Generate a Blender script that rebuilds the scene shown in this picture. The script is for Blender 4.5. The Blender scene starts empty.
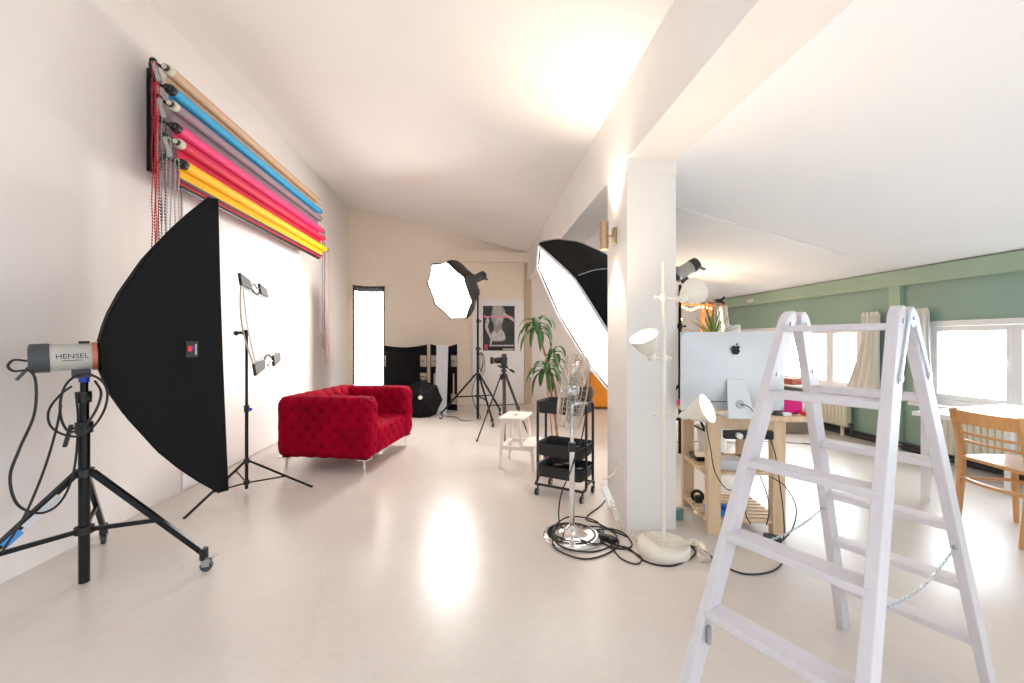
import bpy, bmesh, math, random
from mathutils import Vector, Matrix, Quaternion
random.seed(7)
PI = math.pi
SC = bpy.context.scene
COL = SC.collection
V = Vector

# ------------------------------------------------------------------ camera and surveying helpers
FPX, CAMH, HOR = 420.0, 1.25, 340.0
TH = math.atan(35 / FPX)
def W(r, d, z):                      # camera-relative right / depth / height -> world
    return V((r * math.cos(TH) + d * math.sin(TH), d * math.cos(TH) - r * math.sin(TH), z))
def P(px, py, d):                    # survey point at depth d
    return W((px - 512) / FPX * d, d, CAMH + (HOR - py) / FPX * d)
def G(px, py):                       # survey point on the floor
    d = FPX * CAMH / (py - HOR)
    return W((px - 512) / FPX * d, d, 0)
def DIR(r, u, d):                    # direction given as right, up, depth
    return (W(r, d, u)).normalized()

cd = bpy.data.cameras.new('camera'); cam = bpy.data.objects.new('camera', cd); COL.objects.link(cam)
cam.location = (0, 0, CAMH); cam.rotation_euler = (PI / 2, 0, -TH)
cd.sensor_width = 36; cd.lens = FPX / 1024 * 36; cd.shift_y = -(341.5 - HOR) / 1024 ; cd.clip_start = 0.05
SC.camera = cam

# ------------------------------------------------------------------ materials
def lin(c):
    return tuple(((x / 255) / 12.92 if x / 255 <= 0.04045 else ((x / 255 + 0.055) / 1.055) ** 2.4) for x in c) + (1,)
MATS = {}
def mat(name, rgb, rough=0.5, metal=0.0, var=0.06, scale=8.0, bump=0.0, bscale=60.0, emit=0, coat=0.0, sheen=0.0, alpha=1.0, trans=0.0, stretch=None, spec=None):
    if name in MATS: return MATS[name]
    m = bpy.data.materials.new(name); m.use_nodes = True
    nt = m.node_tree; b = nt.nodes['Principled BSDF']
    c = lin(rgb)
    b.inputs['Roughness'].default_value = rough; b.inputs['Metallic'].default_value = metal
    if spec is not None: b.inputs['Specular IOR Level'].default_value = spec
    tc = nt.nodes.new('ShaderNodeTexCoord'); mp = nt.nodes.new('ShaderNodeMapping')
    if stretch: mp.inputs['Scale'].default_value = stretch
    nt.links.new(tc.outputs['Object'], mp.inputs['Vector'])
    n = nt.nodes.new('ShaderNodeTexNoise'); n.inputs['Scale'].default_value = scale; n.inputs['Detail'].default_value = 4
    nt.links.new(mp.outputs[0], n.inputs['Vector'])
    r = nt.nodes.new('ShaderNodeValToRGB')
    r.color_ramp.elements[0].position = 0.3; r.color_ramp.elements[1].position = 0.7
    r.color_ramp.elements[0].color = tuple(max(0, x * (1 - var)) for x in c[:3]) + (1,)
    r.color_ramp.elements[1].color = tuple(min(1, x * (1 + var)) for x in c[:3]) + (1,)
    nt.links.new(n.outputs['Fac'], r.inputs['Fac']); nt.links.new(r.outputs[0], b.inputs['Base Color'])
    if bump:
        n2 = nt.nodes.new('ShaderNodeTexNoise'); n2.inputs['Scale'].default_value = bscale; n2.inputs['Detail'].default_value = 5
        nt.links.new(mp.outputs[0], n2.inputs['Vector'])
        bp = nt.nodes.new('ShaderNodeBump'); bp.inputs['Strength'].default_value = bump; bp.inputs['Distance'].default_value = 0.01
        nt.links.new(n2.outputs['Fac'], bp.inputs['Height']); nt.links.new(bp.outputs[0], b.inputs['Normal'])
    if emit:
        b.inputs['Emission Color'].default_value = c; b.inputs['Emission Strength'].default_value = emit
    if coat: b.inputs['Coat Weight'].default_value = coat; b.inputs['Coat Roughness'].default_value = 0.15
    if sheen: b.inputs['Sheen Weight'].default_value = sheen; b.inputs['Sheen Roughness'].default_value = 0.4; b.inputs['Sheen Tint'].default_value = c
    if alpha < 1: b.inputs['Alpha'].default_value = alpha
    if trans: b.inputs['Transmission Weight'].default_value = trans
    MATS[name] = m
    return m
M_wall = mat('white_plaster', (232, 226, 222), 0.75, var=0.015, scale=2, bump=0.05, bscale=40)
M_wallback = mat('beige_plaster', (243, 229, 211), 0.8, var=0.02, scale=1.5, bump=0.04)
M_green = mat('sage_green_paint', (148, 174, 160), 0.55, var=0.03, scale=3)
M_green2 = mat('sage_green_timber', (166, 188, 166), 0.5, var=0.03, scale=3)
M_ceil = mat('ceiling_white', (246, 242, 238), 0.8, var=0.01, scale=2)
M_ceil2 = mat('ceiling_cool_white', (245, 245, 246), 0.8, var=0.01, scale=2)
M_pillar = mat('pillar_plaster', (236, 231, 226), 0.6, var=0.02, scale=2.5, bump=0.05)
M_white = mat('white_paint', (238, 238, 238), 0.4, var=0.01)
M_door = mat('door_white', (238, 236, 234), 0.5, var=0.01)
M_tan = mat('tan_trim', (200, 178, 150), 0.6, var=0.03)
M_dark = mat('black_fabric', (6, 6, 8), 0.72, var=0.2, scale=30, bump=0.15, bscale=300, spec=0.25)
M_darks = mat('silver_black_fabric', (42, 42, 44), 0.5, var=0.2, scale=14, bump=0.1, bscale=60)
M_blackm = mat('black_metal', (24, 25, 28), 0.3, metal=0.5, var=0.1)
M_blackp = mat('black_plastic', (26, 26, 28), 0.4, var=0.1)
M_greyp = mat('slate_grey_plastic', (62, 66, 72), 0.45, var=0.05)
M_silver = mat('champagne_silver_shell', (186, 182, 174), 0.35, metal=0.1, var=0.02)
M_chrome = mat('chrome', (225, 225, 225), 0.12, metal=1.0, var=0.02)
M_steel = mat('steel', (180, 182, 185), 0.3, metal=0.9, var=0.04)
M_blue = mat('blue_plastic', (35, 60, 190), 0.4)
M_bluel = mat('blue_label', (60, 140, 215), 0.5)
M_redpl = mat('red_plastic', (190, 40, 50), 0.4)
M_copper = mat('copper', (190, 120, 90), 0.35, metal=0.7)
M_brass = mat('brushed_brass', (186, 160, 128), 0.35, metal=0.8, var=0.08, scale=40)
M_cable = mat('black_rubber', (22, 22, 24), 0.5)
M_wcable = mat('white_cable', (232, 222, 208), 0.5)
M_cream = mat('cream_enamel', (232, 226, 212), 0.3, var=0.01, coat=0.3)
M_rad = mat('radiator_cream', (226, 221, 203), 0.4, var=0.01)
M_pine = mat('pale_pine', (222, 192, 156), 0.5, var=0.10, scale=6, stretch=(6, 6, .6))
M_beech = mat('honey_beech', (216, 160, 104), 0.4, var=0.09, scale=6, stretch=(6, 6, .8), coat=0.2)
M_birch = mat('whitewashed_birch', (232, 220, 210), 0.55, var=0.04, scale=8, stretch=(6, 6, .8))
M_lad = mat('white_painted_wood', (210, 203, 206), 0.42, var=0.03, scale=5, stretch=(8, 8, .8), bump=0.06, bscale=25)
M_alu = mat('aluminium', (214, 218, 222), 0.35, metal=0.35, var=0.01)
M_velvet = mat('crimson_velvet', (148, 0, 36), 0.8, var=0.22, scale=4, bump=0.12, bscale=220, sheen=0.05, spec=0.06)
M_glow = mat('lamp_glow', (255, 248, 238), 0.5, emit=11, var=0)
M_glowo = mat('lamp_glow_strong', (255, 250, 244), 0.5, emit=23, var=0)
M_glowg = mat('lamp_glow_soft', (255, 250, 244), 0.5, emit=1.5, var=0)
M_bulb = mat('warm_bulb', (255, 214, 160), 0.5, emit=30, var=0)
M_fairy = mat('fairy_bulb', (255, 190, 105), 0.5, emit=22, var=0)
M_leaf = mat('leaf_green', (52, 96, 34), 0.35, var=0.4, scale=9)
M_leafy = mat('leaf_lime', (140, 160, 62), 0.4, var=0.25, scale=6)
M_stem = mat('plant_stem', (158, 118, 84), 0.7, var=0.15, scale=30)
M_pot = mat('terracotta', (176, 108, 76), 0.7)
M_curt = mat('ivory_curtain', (232, 228, 218), 0.8, var=0.02)
M_orange = mat('orange_fabric', (226, 138, 30), 0.7, var=0.06, bump=0.1, bscale=200)
M_pink = mat('hot_pink_cloth', (226, 20, 130), 0.6, var=0.1)
M_brown = mat('brown_card', (150, 138, 122), 0.8, var=0.05)
M_board = mat('pale_grey_board', (206, 208, 212), 0.6, var=0.02)
M_label = mat('printed_label', (196, 186, 172), 0.6)
M_black = mat('ink_black', (12, 12, 13), 0.6)
M_brick = mat('old_wood', (168, 116, 82), 0.7, var=0.2, scale=12)
M_refl = mat('white_reflector', (240, 240, 240), 0.3, var=0.01, coat=0.3)
M_smoke = mat('smoky_blade', (168, 164, 160), 0.15, var=0.02, alpha=0.45)
M_outer = mat('cloud_grey', (200, 205, 210), 0.8)

# floor: pale screed, sealed and slightly glossy, with scuffs
def floor_material():
    m = bpy.data.materials.new('sealed_screed'); m.use_nodes = True; nt = m.node_tree; b = nt.nodes['Principled BSDF']
    tc = nt.nodes.new('ShaderNodeTexCoord')
    def noise(s, d, w=0.0, dist=0.0):
        n = nt.nodes.new('ShaderNodeTexNoise'); n.inputs['Scale'].default_value = s; n.inputs['Detail'].default_value = d
        n.inputs['Distortion'].default_value = dist; nt.links.new(tc.outputs['Object'], n.inputs['Vector']); return n
    def ramp(a, pa, c, pc):
        r = nt.nodes.new('ShaderNodeValToRGB'); r.color_ramp.elements[0].position = pa; r.color_ramp.elements[1].position = pc
        r.color_ramp.elements[0].color = a; r.color_ramp.elements[1].color = c; return r
    n1 = noise(0.8, 3); r1 = ramp(lin((208, 198, 190)), 0.2, lin((220, 212, 205)), 0.7); nt.links.new(n1.outputs['Fac'], r1.inputs['Fac'])
    n2 = noise(16, 10, dist=0.2); r2 = ramp((0.86, 0.83, 0.80, 1), 0.2, (1, 1, 1, 1), 0.75); nt.links.new(n2.outputs['Fac'], r2.inputs['Fac'])
    mx = nt.nodes.new('ShaderNodeMix'); mx.data_type = 'RGBA'; mx.blend_type = 'MULTIPLY'; mx.inputs[0].default_value = 0.35
    nt.links.new(r1.outputs[0], mx.inputs[6]); nt.links.new(r2.outputs[0], mx.inputs[7]); 
    # hairline cracks and scuffs
    vo = nt.nodes.new('ShaderNodeTexVoronoi'); vo.feature = 'DISTANCE_TO_EDGE'; vo.inputs['Scale'].default_value = 0.9
    nd = noise(2.5, 6); va = nt.nodes.new('ShaderNodeVectorMath'); va.operation = 'MULTIPLY_ADD'
    va.inputs[1].default_value = (0.12, 0.12, 0.12); nt.links.new(nd.outputs['Color'], va.inputs[0]); nt.links.new(tc.outputs['Object'], va.inputs[2])
    nt.links.new(va.outputs[0], vo.inputs['Vector'])
    r3 = ramp((0.80, 0.76, 0.71, 1), 0.0, (1, 1, 1, 1), 0.002); nt.links.new(vo.outputs['Distance'], r3.inputs['Fac'])
    m2 = nt.nodes.new('ShaderNodeMix'); m2.data_type = 'RGBA'; m2.blend_type = 'MULTIPLY'; m2.inputs[0].default_value = 0.25
    nt.links.new(mx.outputs[2], m2.inputs[6]); nt.links.new(r3.outputs[0], m2.inputs[7]); nt.links.new(m2.outputs[2], b.inputs['Base Color'])
    n4 = noise(3.5, 8); r4 = ramp((0.262, 0.262, 0.262, 1), 0.2, (0.268, 0.268, 0.268, 1), 0.8); nt.links.new(n4.outputs['Fac'], r4.inputs['Fac']); nt.links.new(r4.outputs[0], b.inputs['Roughness'])
    b.inputs['Specular IOR Level'].default_value = 0.5
    bp = nt.nodes.new('ShaderNodeBump'); bp.inputs['Strength'].default_value = 0.02; n5 = noise(60, 4); nt.links.new(n5.outputs['Fac'], bp.inputs['Height']); nt.links.new(bp.outputs[0], b.inputs['Normal'])
    return m
def glass_material():
    m = bpy.data.materials.new('window_glass'); m.use_nodes = True; nt = m.node_tree; nt.nodes.clear()
    o = nt.nodes.new('ShaderNodeOutputMaterial'); t = nt.nodes.new('ShaderNodeBsdfTransparent'); g = nt.nodes.new('ShaderNodeBsdfGlossy')
    g.inputs['Roughness'].default_value = 0.02; x = nt.nodes.new('ShaderNodeMixShader'); x.inputs[0].default_value = 0.06
    nt.links.new(t.outputs[0], x.inputs[1]); nt.links.new(g.outputs[0], x.inputs[2]); nt.links.new(x.outputs[0], o.inputs[0]); return m
M_floor = floor_material(); M_glass = glass_material()

# ------------------------------------------------------------------ objects
def tag(o, label=None, cat=None, group=None, kind=None):
    if label: o['label'] = label
    if cat: o['category'] = cat
    if group: o['group'] = group
    if kind: o['kind'] = kind
    return o
WM = {}
def thing(name, label, cat, loc=(0, 0, 0), rz=0.0, group=None):
    o = bpy.data.objects.new(name, None); COL.objects.link(o); o.empty_display_size = 0.1
    o.location = loc; o.rotation_euler = (0, 0, rz)
    WM[o] = Matrix.Translation(V(loc)) @ Matrix.Rotation(rz, 4, 'Z')
    return tag(o, label, cat, group)
def wmat(o):
    while o is not None and o not in WM: o = o.parent
    return WM[o] if o else Matrix.Identity(4)
def frame(n, up=V((0, 0, 1))):
    n = V(n).normalized(); x = V(up).cross(n)
    if x.length < 1e-5: x = V((1, 0, 0)).cross(n)
    x.normalize(); y = n.cross(x).normalized()
    return x, y, n
def spline(pts, n=8):
    pts = [V(p) for p in pts]
    if len(pts) < 3: return pts
    q = [2 * pts[0] - pts[1]] + pts + [2 * pts[-1] - pts[-2]]; out = []
    for i in range(1, len(q) - 2):
        for k in range(n):
            t = k / n; a, b, c, d = q[i - 1], q[i], q[i + 1], q[i + 2]
            out.append(0.5 * ((2 * b) + (c - a) * t + (2 * a - 5 * b + 4 * c - d) * t * t + (3 * b - a - 3 * c + d) * t ** 3))
    out.append(pts[-1]); return out
class MB:
    def __init__(s): s.v = []; s.f = []; s.sm = []; s.mi = []; s.cur = 0
    def add(s, vs, fs, smooth=False):
        k = len(s.v); s.v += [V(p) for p in vs]
        for f in fs: s.f.append([i + k for i in f]); s.sm.append(smooth); s.mi.append(s.cur)
        return s
    def box(s, c, size, R=None, bev=0.0):
        c = V(c); hx, hy, hz = size[0] / 2, size[1] / 2, size[2] / 2
        if bev > 0:
            b = min(bev, hx * .9, hy * .9, hz * .9); vs = []; bm = bmesh.new(); bmesh.ops.create_cube(bm, size=1)
            for v in bm.verts: v.co = V((v.co.x * size[0], v.co.y * size[1], v.co.z * size[2]))
            bmesh.ops.bevel(bm, geom=bm.edges[:], offset=b, segments=2, profile=0.6, affect='EDGES')
            vs = [v.co.copy() for v in bm.verts]; bm.verts.index_update(); fs = [[v.index for v in f.verts] for f in bm.faces]; bm.free()
        else:
            vs = [V((x, y, z)) for x in (-hx, hx) for y in (-hy, hy) for z in (-hz, hz)]
            fs = [(0, 1, 3, 2), (4, 6, 7, 5), (0, 4, 5, 1), (2, 3, 7, 6), (0, 2, 6, 4), (1, 5, 7, 3)]
        if R is not None: vs = [R @ p for p in vs]
        return s.add([c + p for p in vs], fs)
    def span(s, a, b, bev=0.0):
        a, b = V(a), V(b); return s.box((a + b) / 2, [abs(b[i] - a[i]) for i in range(3)], bev=bev)
    def bar(s, a, b, w, h, up=(0, 0, 1), bev=0.0):      # w across, h along up
        a, b = V(a), V(b); x, y, n = frame(b - a, up); R = Matrix((x, y, n)).transposed()
        return s.box((a + b) / 2, (w, h, (b - a).length), R, bev)
    def tube(s, pts, r, n=8, caps=True, smooth=True):
        pts = [V(p) for p in pts]; rs = r if isinstance(r, (list, tuple)) else [r] * len(pts)
        vs = []; fs = []; up = None
        for i, p in enumerate(pts):
            t = (pts[min(i + 1, len(pts) - 1)] - pts[max(i - 1, 0)])
            if t.length < 1e-9: t = V((0, 0, 1))
            t.normalize()
            if up is None: x, y, _ = frame(t)
            else:
                x = (up - t * up.dot(t))
                if x.length < 1e-6: x, _, _ = frame(t)
                x.normalize(); y = t.cross(x)
            up = x
            vs += [p + (x * math.cos(2 * PI * k / n) + y * math.sin(2 * PI * k / n)) * rs[i] for k in range(n)]
        for i in range(len(pts) - 1):
            for k in range(n):
                a = i * n + k; b = i * n + (k + 1) % n; fs.append((a, b, b + n, a + n))
        s.add(vs, fs, smooth)
        if caps: s.add(vs[:n], [tuple(range(n))[::-1]]); s.add(vs[-n:], [tuple(range(n))])
        return s
    def lathe(s, prof, o, axis=(0, 0, 1), n=24, smooth=True, up=(0, 0, 1), arc=1.0):   # prof: (radius, height along axis)
        x, y, z = frame(axis, up if abs(V(axis).normalized().dot(V(up))) < .99 else (0, 1, 0)); o = V(o); vs = []; fs = []
        for r, h in prof: vs += [o + z * h + (x * math.cos(2 * PI * k / n) + y * math.sin(2 * PI * k / n)) * r for k in range(n)]
        for i in range(len(prof) - 1):
            for k in range(n): a = i * n + k; b = i * n + (k + 1) % n; fs.append((a, b, b + n, a + n))
        return s.add(vs, fs, smooth)
    def cyl(s, a, b, r, n=20, r2=None):
        a, b = V(a), V(b); L = (b - a).length; r2 = r if r2 is None else r2
        s.lathe([(r, 0), (r2, L)], a, b - a, n); x, y, z = frame(b - a, (0, 0, 1) if abs((b - a).normalized().z) < .99 else (0, 1, 0))
        ra = [a + (x * math.cos(2 * PI * k / n) + y * math.sin(2 * PI * k / n)) * r for k in range(n)]
        rb = [b + (x * math.cos(2 * PI * k / n) + y * math.sin(2 * PI * k / n)) * r2 for k in range(n)]
        s.add(ra, [tuple(range(n))[::-1]]); s.add(rb, [tuple(range(n))]); return s
    def ball(s, c, r, n=10, sz=1.0):
        pr = [(max(1e-4, r * math.sin(PI * i / n)), -r * sz * math.cos(PI * i / n)) for i in range(n + 1)]
        return s.lathe(pr, c, (0, 0, 1), n * 2)
    def torus(s, c, axis, R, r, n=32, m=6, a0=0, a1=1):
        x, y, z = frame(axis); c = V(c)
        pts = [c + (x * math.cos(2 * PI * k / n) + y * math.sin(2 * PI * k / n)) * R for k in range(int(a0 * n), int(a1 * n) + 1)]
        return s.tube(pts, r, m, caps=False)
    def prism(s, poly, o, x, y, z, t):                 # 2D outline swept t along z
        o, x, y, z = V(o), V(x), V(y), V(z); n = len(poly)
        vs = [o + x * p[0] + y * p[1] for p in poly] + [o + x * p[0] + y * p[1] + z * t for p in poly]
        return s.add(vs, [tuple(range(n))[::-1], tuple(range(n, 2 * n))] + [(i, (i + 1) % n, (i + 1) % n + n, i + n) for i in range(n)])
    def grid(s, fn, nu, nv, thick=0.0, smooth=True):
        vs = [V(fn(i / nu, j / nv)) for i in range(nu + 1) for j in range(nv + 1)]
        fs = [(i * (nv + 1) + j, (i + 1) * (nv + 1) + j, (i + 1) * (nv + 1) + j + 1, i * (nv + 1) + j + 1) for i in range(nu) for j in range(nv)]
        return s.add(vs, fs, smooth)
    def build(s, name, m, parent=None, local=False, solid=0.0, kind=None):
        me = bpy.data.meshes.new(name); vs = s.v
        if parent is not None and not local:
            inv = wmat(parent).inverted(); vs = [inv @ p for p in vs]
        me.from_pydata([tuple(p) for p in vs], [], s.f)
        for i, p in enumerate(me.polygons): p.use_smooth = s.sm[i]; p.material_index = s.mi[i]
        for mm in (m if isinstance(m, (list, tuple)) else [m]): me.materials.append(mm)
        bm = bmesh.new(); bm.from_mesh(me); bmesh.ops.remove_doubles(bm, verts=bm.verts, dist=1e-6); bmesh.ops.recalc_face_normals(bm, faces=bm.faces); bm.to_mesh(me); bm.free()
        if any(s.sm): me.set_sharp_from_angle(angle=math.radians(42))
        o = bpy.data.objects.new(name, me); COL.objects.link(o)
        if parent is not None: o.parent = parent
        if solid: md = o.modifiers.new('t', 'SOLIDIFY'); md.thickness = solid; md.offset = 0
        if kind: o['kind'] = kind
        return o
def copy_tree(o, parent=None):
    c = o.copy(); COL.objects.link(c)
    if parent is not None: c.parent = parent
    for ch in list(o.children): copy_tree(ch, c)
    return c
def text_mesh(body, size):
    cu = bpy.data.curves.new('lettering', 'FONT'); cu.body = body; cu.size = size; cu.align_x = 'CENTER'; cu.align_y = 'CENTER'; cu.extrude = 0.0
    ob = bpy.data.objects.new('lettering_tmp', cu); COL.objects.link(ob)
    dg = bpy.context.evaluated_depsgraph_get(); me = bpy.data.meshes.new_from_object(ob.evaluated_get(dg))
    vs = [v.co.copy() for v in me.vertices]; fs = [list(p.vertices) for p in me.polygons]
    bpy.data.objects.remove(ob); bpy.data.meshes.remove(me); bpy.data.curves.remove(cu); return vs, fs
def light(kind, name, loc, power, color=(1, 1, 1), parent=None, size=0.05, direction=None, spot=None, blend=0.6, size_y=None):
    ld = bpy.data.lights.new(name, kind); ld.energy = power; ld.color = color
    if kind in ('POINT', 'SPOT'): ld.shadow_soft_size = size
    if kind == 'SPOT': ld.spot_size = spot; ld.spot_blend = blend
    if kind == 'AREA':
        ld.size = size
        if size_y: ld.shape = 'RECTANGLE'; ld.size_y = size_y
    o = bpy.data.objects.new(name, ld); COL.objects.link(o)
    R = Matrix.Identity(4)
    if direction is not None: R = V(direction).to_track_quat('-Z', 'Y').to_matrix().to_4x4()
    M = Matrix.Translation(V(loc)) @ R
    if parent is not None: o.parent = parent; o.matrix_basis = wmat(parent).inverted() @ M
    else: o.matrix_basis = M
    return o

# ------------------------------------------------------------------ the room
XL, XR, YB, YF = -2.43, 4.85, 8.17, -0.6
XP0, XP1 = 0.979, 1.312
ZL, ZB, ZP, ZR = 3.77, 2.94, 2.44, 2.05          # ceiling at left wall, at beam, beam bottom, right wall
S = lambda o: tag(o, kind='structure')
S(MB().span((XL - .2, YF, -.1), (XR + .3, YB + .2, 0)).build('floor', M_floor))
S(MB().span((XL - .2, YF, -.02), (XL, YB + .2, 3.95)).build('wall_left', M_wall))
b = MB(); b.prism([(XL - .1, 0), (1.06, 0), (1.06, 3.0), (XL - .1, 3.9)], (0, YB, 0), (1, 0, 0), (0, 0, 1), (0, 1, 0), .2)
S(b.build('wall_back', M_wallback))
b = MB(); b.span((1.06, YB, 0), (XR + .2, YB + .2, 3.0)); S(b.build('wall_back_right', M_wall))
b = MB(); b.prism([(XL - .2, ZL + .05), (XP0 + .02, ZB - .004), (XP0 + .02, ZB + .15), (XL - .2, ZL + .2)], (0, YF, 0), (1, 0, 0), (0, 0, 1), (0, 1, 0), YB + .2 - YF)
S(b.build('ceiling', M_ceil))
b = MB(); b.prism([(XP1 - .02, ZP), (XR + .2, ZR - .02), (XR + .2, ZR + .12), (XP1 - .02, ZP + .15)], (0, YF, 0), (1, 0, 0), (0, 0, 1), (0, 1, 0), YB + .2 - YF)
S(b.build('ceiling_right', M_ceil2))
S(MB().span((XP0, YF, ZP - .005), (XP1, YB, ZB + .1)).build('wall_beam', M_pillar))
b = MB(); b.span((XP0, 2.68, 0), (XP1, 3.09, ZP - .09)); b.span((XP0 + .001, 2.672, ZP - .093), (XP1 + .001, 3.095, ZP - .005)); S(b.build('wall_pillar', M_pillar))
b = MB()                                              # ceiling seam moulding
cz = lambda x: ZP - (x - XP1) * (ZP - ZR) / (XR - XP1)
p0, p1 = V((XP1 + .02, 3.38, 0)), V((3.9, 4.14, 0)); p0.z, p1.z = cz(p0.x) - .004, cz(p1.x) - .004
b.bar(p0, p1, .02, .014); S(b.build('trim_1', M_white))
S(MB().span((-.31, YB - .12, 2.75), (XP0 + .08, YB, 2.95)).build('trim_2', M_wallback))
b = MB(); b.span((.925, YB - .035, 0), (1.06, YB, 2.75)); S(b.build('trim_3', M_tan))
b = MB(); b.span((XR - .015, 2.0, ZR - .022), (XR, YB, ZR - .004)); S(b.build('trim_4', mat('brown_joint', (120, 84, 60), .7)))
# door in the back wall
b = MB(); b.span((-.09, YB - .03, .01), (.915, YB + .01, 2.045), bev=.003); d = S(b.build('door_1', M_door))
MB().span((-.06, YB - .036, .05), (.885, YB - .03, .055)).build('door_seam', M_wall, d)
b = MB(); q = V((-.03, YB - .06, 1.0)); b.tube([q + V((0, .03, 0)), q, q + V((.11, 0, 0))], .008); b.build('door_handle', M_steel, d)

# right wall with two window openings and one added for light
W1, W2, WZ0, WZ1 = (4.90, 7.62), (2.05, 4.17), .58, 1.45
W3 = (.6, 1.6)
b = MB()
b.span((XR, YF, 0), (XR + .12, YB, WZ0)); b.span((XR, YF, WZ1), (XR + .12, YB, ZR + .1))
for y0, y1 in ((YF, W3[0]), (W3[1], W2[0]), (W2[1], W1[0]), (W1[1], YB)): b.span((XR, y0, WZ0), (XR + .12, y1, WZ1))
S(b.build('wall_right', M_green))
S(MB().span((XR - .06, 1.0, 1.866), (XR, YB, ZR - .005), bev=.004).build('trim_5', M_green2))
S(MB().span((XR - .05, 4.40, 0), (XR, 4.535, 1.866), bev=.004).build('trim_6', M_green2))
S(MB().span((XR - .02, 1.0, 0), (XR, YB, .09)).build('baseboard_right', mat('dark_skirting', (62, 74, 78), .5)))
def window(name, y0, y1, mull, handles):
    b = MB(); t = .055; x0, x1 = XR - .015, XR + .125
    for a, c in (((x0, y0, WZ0), (x1, y0 + t, WZ1)), ((x0, y1 - t, WZ0), (x1, y1, WZ1)), ((x0, y0 + t + .001, WZ1 - t), (x1, y1 - t - .001, WZ1)), ((x0, y0 + t + .001, WZ0), (x1, y1 - t - .001, WZ0 + t))): b.span(a, c)
    w = S(b.build(name, M_white)); ys = [y0 + t] + list(mull) + [y1 - t]
    for i in range(len(ys) - 1):
        a, c = ys[i] + .002, ys[i + 1] - .002; s = MB(); f = .055; e_ = .002
        for p, q in (((XR + .005, a, WZ0 + t + e_), (XR + .05, a + f, WZ1 - t - e_)), ((XR + .005, c - f, WZ0 + t + e_), (XR + .05, c, WZ1 - t - e_)), ((XR + .006, a + f, WZ0 + t + e_), (XR + .049, c - f, WZ0 + t + f)), ((XR + .006, a + f, WZ1 - t - f), (XR + .049, c - f, WZ1 - t - e_))): s.span(p, q)
        sa = s.build('window_sash', M_white, w)
        MB().span((XR + .02, a + f, WZ0 + t + f), (XR + .026, c - f, WZ1 - t - f)).build('pane', M_glass, sa)
        for hy in handles:
            if a < hy < c:
                h = MB(); q = V((XR - .03, hy, 1.03)); h.tube([q + V((.03, 0, 0)), q, q + V((0, .11, 0))], .009); h.build('window_handle', M_white, sa)
    MB().span((XR - .17, y0 - .04, WZ0 - .035), (XR + .02, y1 + .04, WZ0 - .001), bev=.006).build('window_sill', M_white, w)
    return w
window('window_1', *W1, (5.42, 6.5), (5.45,))
window('window_2', *W2, (2.8, 3.42), (3.45,))
window('window_added', *W3, (), (1.1,))  # out of view, added to let more daylight into the room
# faint pale terrace wall outside, seen burnt out through the panes
def radiator(y0, y1, z0, z1, label):
    t = thing('radiator', label, 'radiator', (XR - .09, (y0 + y1) / 2, 0), group=None)
    b = MB(); n = int((y1 - y0) / .055); st = (y1 - y0) / n
    for i in range(n): b.span((XR - .135, y0 + i * st + .004, z0), (XR - .045, y0 + (i + 1) * st - .004, z1), bev=.012)
    b.span((XR - .12, y0, z0 + .02), (XR - .06, y1, z1 - .02)); b.build('radiator_body', M_rad, t)
    MB().span((XR - .14, y0, z1 - .005), (XR - .04, y1, z1 + .012), bev=.004).build('top_grille', M_rad, t)
    for y in (y0 + .08, y1 - .12): MB().span((XR - .1, y, 0), (XR - .075, y + .03, z0 + .01)).build('foot', M_rad, t)
    b = MB(); q = V((XR - .09, y0 - .04, z0 + .04)); b.tube([q + V((0, .05, 0)), q, q + V((0, 0, -z0 - .03))], .011); b.ball(q, .022, 6); b.build('valve', M_greyp, t)
radiator(5.02, 6.75, .13, .46, 'cream ribbed radiator under the left window with the far curtain')
radiator(2.3, 3.9, .10, .44, 'cream ribbed radiator under the right window behind the wooden chair')
b = MB(); 
for z in (.04, .085): b.tube([(XR - .05, 2.0, z), (XR - .05, 7.6, z)], .012)
tag(b.build('heating_pipe', M_greyp), 'pair of dark heating pipes running along foot of green wall', 'pipe')
def curtain(y, w, flare, label, side):
    t = thing('curtain', label, 'curtain', (XR - .09, y, WZ0), group=None)
    def fn(u, v):
        z = 1.56 - v * (1.56 - .56); ww = w * (1 + flare * max(0, v - .25) ** 1.3)
        yy = y + side * flare * w * .5 * max(0, v - .25) ** 1.3 + (u - .5) * ww
        return (XR - .09 + .028 * math.sin(u * 2 * PI * 4.5 + .6 * v) * (1 - .2 * v), yy + .012 * math.sin(u * 9 + 3 * v), z)
    MB().grid(fn, 56, 24).build('curtain_cloth', M_curt, t, solid=.003)
    b = MB()
    for i in range(4): b.lathe([(.018, 0), (.024, .02), (.022, .05), (.012, .06)], (XR - .09, y - w * .36 + i * w * .24, 1.53), n=10)
    b.build('gathered_top', M_curt, t)
curtain(4.72, .23, 1.6, 'ivory curtain gathered left of the green post, flaring over the sill', 1)
curtain(4.14, .16, .5, 'ivory curtain gathered right of the green post, behind the ladder hinge', -1)

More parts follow.
